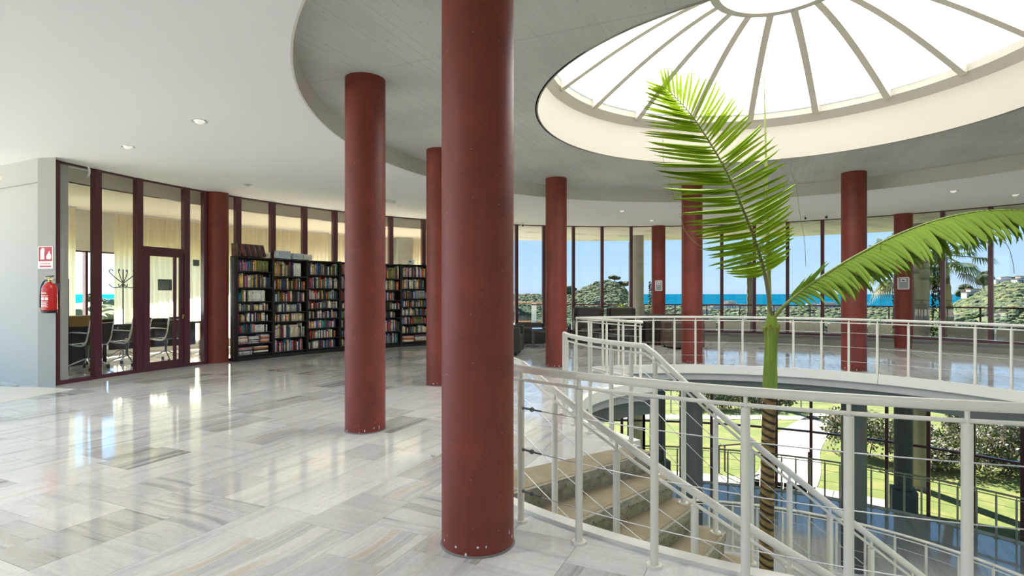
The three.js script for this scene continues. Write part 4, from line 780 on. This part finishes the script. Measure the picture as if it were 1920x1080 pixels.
// ---------------------------------------------------------------- terrace outside
{
  onAxis(struct('floor_terrace', planarUV(ringBox(RG + .12, 16.2, -.4, -.02, -170, 170, 3), 10), M.terrace, 'pale stone terrace outside the far windows', 'terrace'));
  struct('floor_terrace_sun', planarUV(box(11, .38, 11.5, -3.9, -.22, -24.6), 10), M.terrace, 'sunlit terrace beyond the left sea windows', 'terrace');
  onAxis(struct('floor_courtyard', planarUV(ringBox(17.32, 42, -.5, -.03, 171, 262, 4), 10), M.terrace, 'sunlit pale courtyard left of the building', 'terrace'));
  const ext = (a, label) => { const c = thing('terrace_column', label, 'column', pt(a, 15.2, -5), 0, 'pale concrete terrace columns'); part(c, 'shaft', cyl(.24, .24, 8.95, 0, 0, 0, 36), M.extCol ??= std({ map: lift(tPath, .3), color: rgb(1, 1, 1), roughness: .8 })); part(c, 'drain_pipe', cyl(.05, .05, 8.7, -.30, 0, -.1, 10), M.extCol); };
  ext(84.3, 'pale concrete terrace column left of the slim red column'); ext(47.9, 'pale concrete terrace column right of the dark red column');
  // balustrade: dark rail on posts, glass panels
  const b = thing('balustrade', 'glass terrace balustrade with dark top rail', 'balustrade', [CX, -.02, -CZ]);
  const loc = (a, r, y) => V(r * Math.cos(a * RAD), y, -r * Math.sin(a * RAD));
  part(b, 'top_rail', ringBox(16.02, 16.09, 1.12, 1.17, -160, 100, 2), M.frame);
  for (let a = -160; a < 100; a += 4.5) { part(b, 'post', box(.05, 1.13, .05, 16.05, .56, 0).rotateY(a * RAD), M.darkSteel); if (a > 14) { part(b, 'glass_panel', panel4(loc(a + .3, 16.05, .06), loc(a + 4.2, 16.05, .06), loc(a + 4.2, 16.05, .86), loc(a + .3, 16.05, .86)), M.balGlass); part(b, 'glass_edge', bar(loc(a + .3, 16.05, .87), loc(a + 4.2, 16.05, .87), .02, .015), M.steel); } }
  const wood = std({ color: rgb(.55, .22, .08), roughness: .6 }), b2 = thing('balustrade', 'terrace balustrade with orange wooden rail at the far left windows', 'balustrade', [-3.9, -.03, -30.1]);
  part(b2, 'top_rail', rbox(11, .06, .14, 0, 1.12, 0, .02, 2), wood); part(b2, 'bottom_rail', box(11, .06, .1, 0, .09, 0), wood);
  for (let x = -5; x <= 5; x += 2) { part(b2, 'post', box(.26, 1.1, .2, x + .1, .55, 0), M.kerb); part(b2, 'glass_panel', panel4(V(x + .25, .14, 0), V(x + 1.95, .14, 0), V(x + 1.95, .92, 0), V(x + .25, .92, 0)), M.balGlass); }
}
// ---------------------------------------------------------------- leaves and plants
const leafQuads = (n, fn, size, s) => {   // loose leaves, fn() gives a point and an outward direction
  seed(s); const pos = [], col = [];
  for (let i = 0; i < n; i++) {
    const [p, d, c] = fn(i), x = V(rr(-1, 1), rr(-1, 1), rr(-1, 1)).cross(d).normalize(), l = size * rr(.6, 1.3), w = l * .42, y = d.clone().multiplyScalar(.5).addScaledVector(V(rr(-1, 1), rr(-1, 1), rr(-1, 1)), .5).normalize();
    const A = p, B = p.clone().addScaledVector(y, l * .5).addScaledVector(x, w), C = p.clone().addScaledVector(y, l), D = p.clone().addScaledVector(y, l * .5).addScaledVector(x, -w);
    for (const v of [A, B, C, A, C, D]) { pos.push(v.x, v.y, v.z); col.push(...c); }
  }
  const g = new THREE.BufferGeometry(); g.setAttribute('position', new THREE.Float32BufferAttribute(pos, 3)); g.setAttribute('color', new THREE.Float32BufferAttribute(col, 3)); g.setAttribute('uv', new THREE.Float32BufferAttribute(new Float32Array(pos.length / 3 * 2), 2)); g.computeVertexNormals(); return g;
};
const leafy = phys({ vertexColors: true, roughness: .6, transmission: .25, thickness: 0, ior: 1.3 });
const ballLeaf = (rx, ry, rz, cols, lumps = 5) => { const c = []; for (let k = 0; k < lumps; k++) c.push([V(rr(-.55, .55) * rx, rr(.25, .75) * ry, rr(-.55, .55) * rz), rr(.4, .62)]); return () => { const [o, s] = pick(c), d = V(rr(-1, 1), rr(-.6, 1), rr(-1, 1)).normalize(), p = o.clone().add(V(d.x * rx * s, d.y * ry * s * .7, d.z * rz * s).multiplyScalar(Math.pow(rnd(), .3))); if (p.y < .02) p.y = .02; return [p, d, pick(cols)]; }; };
const GREENS = [[.06, .10, .024], [.085, .13, .03], [.045, .08, .024], [.115, .15, .042]], BLUEGREEN = [[.05, .11, .09], [.08, .15, .11], [.04, .09, .06], [.12, .18, .12]];
{
  // planters along the balustrade
  const planter = (a, w, label) => {
    const t = thing('planter', label, 'planter', pt(a, 15.62, -.02), facing(a), 'long grey terrace planters');
    part(t, 'trough', [box(w, .48, .05, 0, .26, .22), box(w, .48, .05, 0, .26, -.22), box(.05, .48, .44, -w / 2 + .02, .26, 0), box(.05, .48, .44, w / 2 - .02, .26, 0), box(w - .1, .05, .4, 0, .12, 0)], M.planter ??= std({ color: rgb(.50, .49, .45), roughness: .85 }));
    part(t, 'soil', box(w - .1, .3, .4, 0, .29, 0), std({ color: rgb(.05, .035, .025), roughness: 1 }));
    seed(Math.round(a * 10)); part(t, 'shrub', leafQuads(900, ballLeaf(w * .46, .27, .22, BLUEGREEN, 8), .055, Math.round(a * 7)).translate(0, .42, 0), leafy);
  };
  const where = ['behind the right edge railing', 'right of the rightmost mullion', 'between the two rightmost mullions', 'just right of the pale terrace column', 'left of the dark red column', 'behind the tall red column right of the palm', 'behind the palm stem', 'left of the palm stem', 'behind the column left of the palm', 'right of the slim red column'];
  [34, 38.6, 43.2, 51.5, 56.2, 60.9, 65.6, 70.3, 75, 79.6].forEach((a, i) => planter(a, 1.15, 'grey planter with dark bluish shrub ' + where[i]));
  // climbers on the terrace columns
  const vine = (a, r, h, label, cols, s) => { const p = pt(a, r, -.02), t = thing('climbing_plant', label, 'climber', p); seed(s); part(t, 'foliage', leafQuads(700, () => { const q = rnd(), an = rr(0, 6.3), w = .16 * (1 - .5 * q); return [V(Math.cos(an) * w, q * h, Math.sin(an) * w), V(Math.cos(an), .3, Math.sin(an)), pick(cols)]; }, .085, s), leafy); part(t, 'stem', tube([V(0, 0, 0), V(.03, h * .5, .02), V(-.02, h * .9, 0)], .015, 10, 5), M.land); };
  vine(86.7, 15.3, 1.15, 'bright green climber left of the pale terrace column', [[.35, .45, .03], [.25, .38, .03], [.16, .28, .03]], 3); vine(82.2, 14.9, 2.1, 'dark green climber between pale column and slim red column', GREENS, 4); vine(46.2, 15.35, 2.4, 'green climber right of the pale column at right', GREENS, 5); vine(50.1, 14.9, 1.9, 'green climber left of the pale column at right', GREENS, 6);
}
// ---------------------------------------------------------------- palms outside
function fanPalm(label, x, z, y0, H, s, lean = 0, fronds = 26, R = 1.25) {
  const t = thing('fan_palm', label, 'palm tree', [x, y0, -z], 0, 'fan palms in the garden'); seed(s);
  const trunk = new THREE.CylinderGeometry(.16, .24, H, 14, 40); { const p = trunk.attributes.position; for (let i = 0; i < p.count; i++) { const y = p.getY(i) / H + .5, k = 1 + .14 * (Math.round(y * 40) % 2) + .1 * noise3.noise(p.getX(i) * 9, y * 60, p.getZ(i) * 9); p.setX(i, p.getX(i) * k + lean * y * y); p.setZ(i, p.getZ(i) * k); } trunk.translate(0, H / 2, 0); trunk.computeVertexNormals(); }
  part(t, 'trunk', trunk, M.palmTrunk ??= std({ color: rgb(.17, .12, .08), roughness: 1 }));
  for (let k = 0; k < fronds; k++) {
    const az = k * 2.4, el = 1.15 - 2.0 * Math.pow(k / fronds, 1.1), d = V(Math.cos(az) * Math.cos(el), Math.sin(el), Math.sin(az) * Math.cos(el)), o = V(lean, H, 0), st = R * rr(.75, 1.0), hub = o.clone().addScaledVector(d, st).add(V(0, -.12 * st, 0));
    const g = [rod(o, hub, .018, 5)], side = d.clone().cross(V(0, 1, 0)).normalize(), up = side.clone().cross(d).normalize(), n = 26, pos = [];
    for (let i = 0; i < n; i++) { const a = (i / (n - 1) - .5) * 3.6, l = R * .8 * (1 - .25 * Math.abs(a) / 1.8) * rr(.9, 1.1), q = d.clone().multiplyScalar(Math.cos(a)).addScaledVector(side, Math.sin(a)), w = q.clone().cross(up).normalize().multiplyScalar(.03), mid = hub.clone().addScaledVector(q, l * .6).add(V(0, -.05 * l, 0)), tip = hub.clone().addScaledVector(q, l * .88).add(V(0, -.42 * l, 0)); for (const v of [hub, mid.clone().add(w), mid.clone().sub(w), mid.clone().add(w), tip, mid.clone().sub(w)]) pos.push(v.x, v.y, v.z); }
    const f = new THREE.BufferGeometry(); f.setAttribute('position', new THREE.Float32BufferAttribute(pos, 3)); f.setAttribute('uv', new THREE.Float32BufferAttribute(new Float32Array(pos.length / 3 * 2), 2)); f.computeVertexNormals(); g.push(f);
    part(t, 'frond', g, k > fronds * .85 ? (M.deadFrond ??= std({ color: rgb(.30, .22, .09), roughness: .9 })) : (M.fanFrond ??= phys({ color: rgb(.12, .175, .04), roughness: .8, specularIntensity: .3, transmission: .2, thickness: 0, ior: 1.3 })));
  }
  return t;
}
fanPalm('fan palm beyond the dark red column, its fronds left of it', 17.95, 24.6, -5, 7.9, 21, -.5);
fanPalm('fan palm behind the rightmost mullions with hanging fronds', 19.4, 24.3, -5, 8.3, 22, -.5);
fanPalm('slim distant palm trunk behind the indoor palm frond', 14.65, 34.0, -5.5, 9.3, 23, 0, 20, 1.0);

// ---------------------------------------------------------------- garden at the lower level
{
  onAxis(struct('ground_lawn', planarUV(ringBox(12.0, 34, -5.3, -5.0, -40, 165, 3), 30), M.grass, 'sunlit lawn outside the lower windows', 'lawn'));
  const ribbon = (pts, w, name, label) => {
    const c = new THREE.CatmullRomCurve3(pts.map(([x, z]) => V(x, -4.985, -z))), t = thing(name, label, 'path'), n = Math.round(c.getLength() / .75);
    for (let i = 0; i < n; i++) { const e = .006, a = c.getPointAt(i / n + e / n), b = c.getPointAt((i + 1) / n - 4 * e / n), ta = c.getTangentAt(i / n), tb = c.getTangentAt((i + 1) / n), s = (T) => V(-T.z, 0, T.x).normalize().multiplyScalar(w / 2), g = panel4(a.clone().add(s(ta)), a.clone().sub(s(ta)), b.clone().sub(s(tb)), b.clone().add(s(tb))); const top = g, low = g.clone().translate(0, -.03, 0); part(t, 'paving_slab', [top, low, panel4(a.clone().add(s(ta)).add(V(0, -.03, 0)), a.clone().sub(s(ta)).add(V(0, -.03, 0)), a.clone().sub(s(ta)), a.clone().add(s(ta)))], M.path); }
  };
  ribbon([[8.0, 17.9], [9.4, 19.2], [10.6, 21], [11.9, 23.4], [13.6, 25.8], [16, 28.4], [17.6, 29.9]], 2.0, 'garden_path', 'curved pale paved path crossing the lawn');
  ribbon([[3, 29.6], [8, 29.5], [13, 29.4], [17, 29.2]], 1.0, 'garden_path', 'straight pale path across the far lawn');
  ribbon([[5.75, 19.75], [7.4, 19.3], [9.6, 18.3], [11.5, 17.0]], 1.5, 'garden_path', 'pale paving strip beside the lower windows');
  const shrub = (x, z, rx, ry, rz, n, cols, label, s) => { const t = thing('garden_shrub', label, 'shrub', [x, -5, -z], 0, 'flowering garden shrubs'); seed(s); part(t, 'foliage', leafQuads(n, ballLeaf(rx, ry, rz, cols, 11), .12, s), leafy); const st = []; for (let k = 0; k < 7; k++) st.push(rod(V(rr(-.3, .3) * rx, 0, rr(-.3, .3) * rz), V(rr(-.8, .8) * rx, ry * .7, rr(-.8, .8) * rz), .025, 5)); part(t, 'branches', st, M.palmTrunk); };
  const FL = [...GREENS, [.13, .17, .045], [.18, .20, .07], [.55, .50, .45], [.52, .42, .40], [.55, .52, .46]], FW = [...GREENS, [.13, .16, .07], [.38, .37, .3]];
  [[15.7, 21.0, 1.5, 1.25, 1.2, 'low flowering shrub below the garden palm trunk'], [17.7, 20.4, 1.6, 1.9, 1.3, 'large flowering shrub at the right of the lower garden'], [19.5, 20.1, 1.7, 2.3, 1.4, 'flowering shrub at the right edge of the lower garden'], [14.3, 22.7, 1.2, 1.7, 1.1, 'pink flowering shrub behind the grey lower columns'], [16.6, 23.0, 1.3, 1.3, 1.1, 'flowering shrub left of the garden palm trunk'], [19.3, 22.8, 1.6, 2.3, 1.3, 'flowering shrub behind the right edge shrubs'], [21.6, 21.0, 1.7, 2.6, 1.4, 'tall flowering shrub far right']].forEach(([x, z, a, b, c, l], i) => shrub(x, z, a, b, c, 3400, FL, l, 50 + i));
  [[10.8, 31.8, 1.3, 1.3, .8, 'white-flowered bush left of the palm trunk on the far lawn'], [12.3, 31.6, 1.3, 1.4, .8, 'white-flowered bush in the middle of the far lawn'], [13.9, 31.6, 1.2, 1.3, .8, 'white-flowered bush right of the others on the far lawn'], [15.4, 31.8, 1.0, 1.2, .7, 'white-flowered bush behind the palm trunk']].forEach(([x, z, a, b, c, l], i) => shrub(x, z, a, b, c, 1500, FW, l, 70 + i));
  // garden fence
  const f = thing('garden_fence', 'thin wire fence along the far lawn', 'fence', [0, -5, -30.6]); for (let x = 4; x <= 22; x += 2.4) part(f, 'post', cyl(.03, .03, 1.5, x, 0, 0, 8), M.darkSteel); for (const y of [.1, .5, .9, 1.3, 1.46]) part(f, 'wire', rod(V(4, y, 0), V(22, y, 0), .006, 5), M.darkSteel);
  const gate = thing('garden_rail', 'low red-brown handrail by the garden door', 'railing', [7.6, -5, -20.3], .6); part(gate, 'rail', rod(V(0, 1.0, 0), V(1.4, .85, 0), .03, 8), M.frame); for (const x of [0, .35]) part(gate, 'post', cyl(.03, .03, .97, x, 0, 0, 8), M.frame);
  const bin = thing('litter_bin', 'small green litter bin beside the far path', 'bin', [17.6, -5, -28.0]); part(bin, 'drum', cyl(.2, .24, .7, 0, .1, 0, 16), std({ color: rgb(.06, .2, .12), roughness: .5 })); part(bin, 'leg', cyl(.03, .03, .1, 0, 0, 0, 8), M.darkSteel); part(bin, 'rim', new THREE.TorusGeometry(.24, .02, 6, 20).rotateX(Math.PI / 2).translate(0, .8, 0), M.darkSteel);
  const pole = thing('door_post', 'red post with orange band by the garden path', 'post', [9.55, -5, -17.75]); part(pole, 'pole', cyl(.05, .05, 1.5, 0, 0, 0, 12), std({ color: rgb(.35, .03, .03), roughness: .4 })); part(pole, 'band', cyl(.053, .053, .5, 0, .8, 0, 12), std({ color: rgb(.7, .3, .1), roughness: .5 }));
}
// ---------------------------------------------------------------- landscape
const az = (x, z) => Math.atan2(x, z) / RAD;
function landY(x, z) {
  const d = Math.hypot(x, z), a = az(x, z), front = Math.abs(a - 20) < 75;
  const st = [[30, -5.2], [40, -6], [60, -8], [150, -12.5], [300, -18.5], [600, -27], [1500, -42], [2700, -59], [3200, -64]];
  let k = 0; while (k < st.length - 2 && d > st[k + 1][0]) k++;
  let y = st[k][1] + (st[k + 1][1] - st[k][1]) * Math.min(1, Math.max(0, (d - st[k][0]) / (st[k + 1][0] - st[k][0])));
  const bump = (a0, w0, w1, d0, wd, h) => h * Math.exp(-(((a - a0) / (a < a0 ? w0 : w1)) ** 2)) * Math.exp(-(((d - d0) / wd) ** 2));
  y += bump(10.3, 4, 3.2, 300, 90, 21) + bump(2, 7, 7, 330, 110, 15) + bump(-25, 22, 18, 340, 120, 24) + bump(42, 4, 30, 520, 190, 28) + bump(75, 22, 25, 420, 160, 30);
  const b = Math.abs(((a + 360) % 360) - 190); if (b < 75) y += (1 - sm(45, 75, b)) * sm(80, 420, d) * 42;
  y += 1.2 * noise3.noise(x * .02, z * .02, 3) * sm(40, 120, d) + 5 * noise3.noise(x * .004, z * .004, 9) * sm(150, 600, d);
  return y;
}
{
  const rs = []; for (let r = 30; r < 3300; r *= 1.075) rs.push(r); const nA = 240, pos = [], idx = [], uv = [];
  rs.forEach((r, i) => { for (let j = 0; j <= nA; j++) { const a = j / nA * Math.PI * 2, x = CX + r * Math.cos(a), z = CZ + r * Math.sin(a); pos.push(x, landY(x, z), -z); uv.push(x * .1, z * .1); if (i < rs.length - 1 && j < nA) { const q = i * (nA + 1) + j; idx.push(q, q + 1, q + nA + 2, q, q + nA + 2, q + nA + 1); } } });
  const g = new THREE.BufferGeometry(); g.setAttribute('position', new THREE.Float32BufferAttribute(pos, 3)); g.setAttribute('uv', new THREE.Float32BufferAttribute(uv, 2)); g.setIndex(idx); g.computeVertexNormals();
  struct('ground_hills', g, std({ map: tex(256, 256, (u, v) => mix([.40, .39, .26], [.26, .31, .17], fbm(u, v, 6, 6, 3, 5))), roughness: 1 }), 'green and tan hills falling towards the sea', 'hills');
  struct('sea', new THREE.RingGeometry(2300, 45000, 180, 6).rotateX(-Math.PI / 2).translate(0, -60, 0), M.sea, 'blue sea on the horizon', 'sea');
  // scrub and woods: too many to count
  const blob = (s) => { const q = new THREE.IcosahedronGeometry(1, 2), p = q.attributes.position; for (let i = 0; i < p.count; i++) { const v = V(p.getX(i), p.getY(i), p.getZ(i)), k = 1 + .28 * noise3.noise(v.x * 2 + s, v.y * 2, v.z * 2) + .14 * noise3.noise(v.x * 5, v.y * 5 + s, v.z * 5); p.setXYZ(i, v.x * k, v.y * k * .85 + .35, v.z * k); } q.computeVertexNormals(); return q; };
  const cols = [[.055, .085, .026], [.075, .105, .034], [.042, .07, .024], [.095, .11, .042], [.125, .125, .046], [.065, .09, .042], [.085, .105, .055]];
  const grow = (name, label, n, d0, d1, size, a0, a1, s, geo, pal = cols) => {
    seed(s); const im = new THREE.InstancedMesh(geo, std({ color: 0xffffff, roughness: 1 }), n), m = new THREE.Matrix4(), e = new THREE.Euler(), q = new THREE.Quaternion();
    for (let i = 0; i < n; i++) { const d = d0 * Math.pow(d1 / d0, rnd()), a = rr(a0, a1) * RAD, x = d * Math.sin(a), z = d * Math.cos(a), k = size(d) * rr(.55, 1.4); e.set(0, rr(0, 6), 0); q.setFromEuler(e); m.compose(V(x, landY(x, z) - .1 * k, -z), q, V(k * rr(.8, 1.3), k * rr(.7, 1.1), k)); im.setMatrixAt(i, m); const c = pick(pal), f = rr(.8, 1.25); im.setColorAt(i, rgb(c[0] * f, c[1] * f, c[2] * f)); }
    im.name = numbered(name); scene.add(im); tag(im, label, 'vegetation', undefined, 'stuff');
  };
  grow('hillside_scrub', 'dense green scrub and trees on the slopes before the sea', 22000, 42, 420, (d) => .5 + d * .0024, -22, 62, 1, blob(1));
  grow('hillside_scrub', 'distant grey-green woods above the coast', 9000, 380, 2500, (d) => 1.4 + d * .0021, -15, 62, 2, blob(4));
  grow('hillside_scrub', 'thick scrub covering the left hill', 9000, 200, 430, () => 1.15, -12, 15.5, 12, blob(2));
  grow('hillside_scrub', 'thick woods covering the right ridge', 8000, 330, 700, () => 1.9, 35, 50, 13, blob(5));
  grow('hillside_scrub', 'woods around the building out of view', 3500, 50, 900, (d) => 2 + d * .004, 62, 338, 3, blob(7));
  // trees on the ridges
  const tree = (dist, a, h, w, label, s, flat) => { const x = dist * Math.sin(a * RAD), z = dist * Math.cos(a * RAD), y = landY(x, z), t = thing('ridge_tree', label, 'tree', [x, y, -z], 0, 'trees on the far ridges'); part(t, 'trunk', cyl(.05 * h, .03 * h, h * .7, 0, 0, 0, 8), M.palmTrunk); seed(s); const l = []; for (let k = 0; k < 7; k++) l.push(blob(s + k).scale(w * rr(.3, .5), h * (flat ? .22 : .25), w * rr(.3, .5)).translate(rr(-.4, .4) * w, h * (flat ? rr(.6, .76) : rr(.35, .8)), rr(-.3, .3) * w)); part(t, 'crown', l, std({ color: rgb(.035, .055, .022), roughness: 1 })); };
  tree(300, 11.5, 6.2, 6.5, 'umbrella pine on the top of the left hill', 3, true); tree(300, 10.5, 5, 5, 'rounded tree left of the umbrella pine', 5, true); tree(290, 5.6, 6, 8, 'tree on the left shoulder of the hill', 7);
  tree(120, .9, 8, 4.5, 'tall bright tree in the leftmost sea window', 9); tree(520, 40.5, 15, 10, 'dark conifers on the right ridge', 11); tree(520, 39.5, 13, 9, 'dark tree left of the conifers', 13); tree(525, 42.1, 9, 9, 'rounded pine on the right ridge', 15, true); tree(525, 43.9, 9, 10, 'rounded pine at the right edge', 17, true);
  // houses
  const house = (dist, a, w, h, label, s) => { const x = dist * Math.sin(a * RAD), z = dist * Math.cos(a * RAD), t = thing('house', label, 'building', [x, landY(x, z) + 1, -z], rr(-.4, .4), 'white houses towards the coast'); seed(s); part(t, 'walls', [box(w, h, w * .5, 0, h / 2, 0), box(w * .6, h * .5, w * .4, w * .1, h * 1.25, 0)], std({ color: rgb(.62, .60, .56), roughness: .9 })); part(t, 'roof', [box(w * 1.04, h * .08, w * .54, 0, h * 1.02, 0), box(w * .64, h * .08, w * .44, w * .1, h * 1.52, 0)], std({ color: rgb(.38, .22, .15), roughness: .9 })); part(t, 'windows', [-.3, -.1, .1, .3].map((k) => box(w * .08, h * .3, .1, k * w, h * .55, w * .25)), M.greyPaint); };
  [[1700, 21.4, 46, 16, 'white apartment block on the coast left of the palm stem'], [1900, 22.6, 40, 9, 'long low white building by the sea'], [1500, 20.1, 30, 9, 'small white house on the coast behind the column'], [2000, 29.6, 60, 14, 'stepped apartment block on the coast at right'], [1800, 28.3, 40, 10, 'white coast house right of the palm stem'], [1300, 25.4, 30, 8, 'white house below the sea horizon'], [900, 19.0, 20, 6, 'tan house among the trees at left'], [470, 41.6, 9, 3, 'white villa on the right ridge'], [455, 42.6, 8, 3, 'white villa at the right edge of the ridge'], [450, 39.7, 9, 4, 'small white house on the right slope']].forEach(([d, a, w, h, l], i) => house(d, a, w, h, l, 90 + i));
}

scene.traverse((o) => { if (o.isMesh) { o.castShadow = true; o.receiveShadow = true; } });
renderer.render(scene, camera);
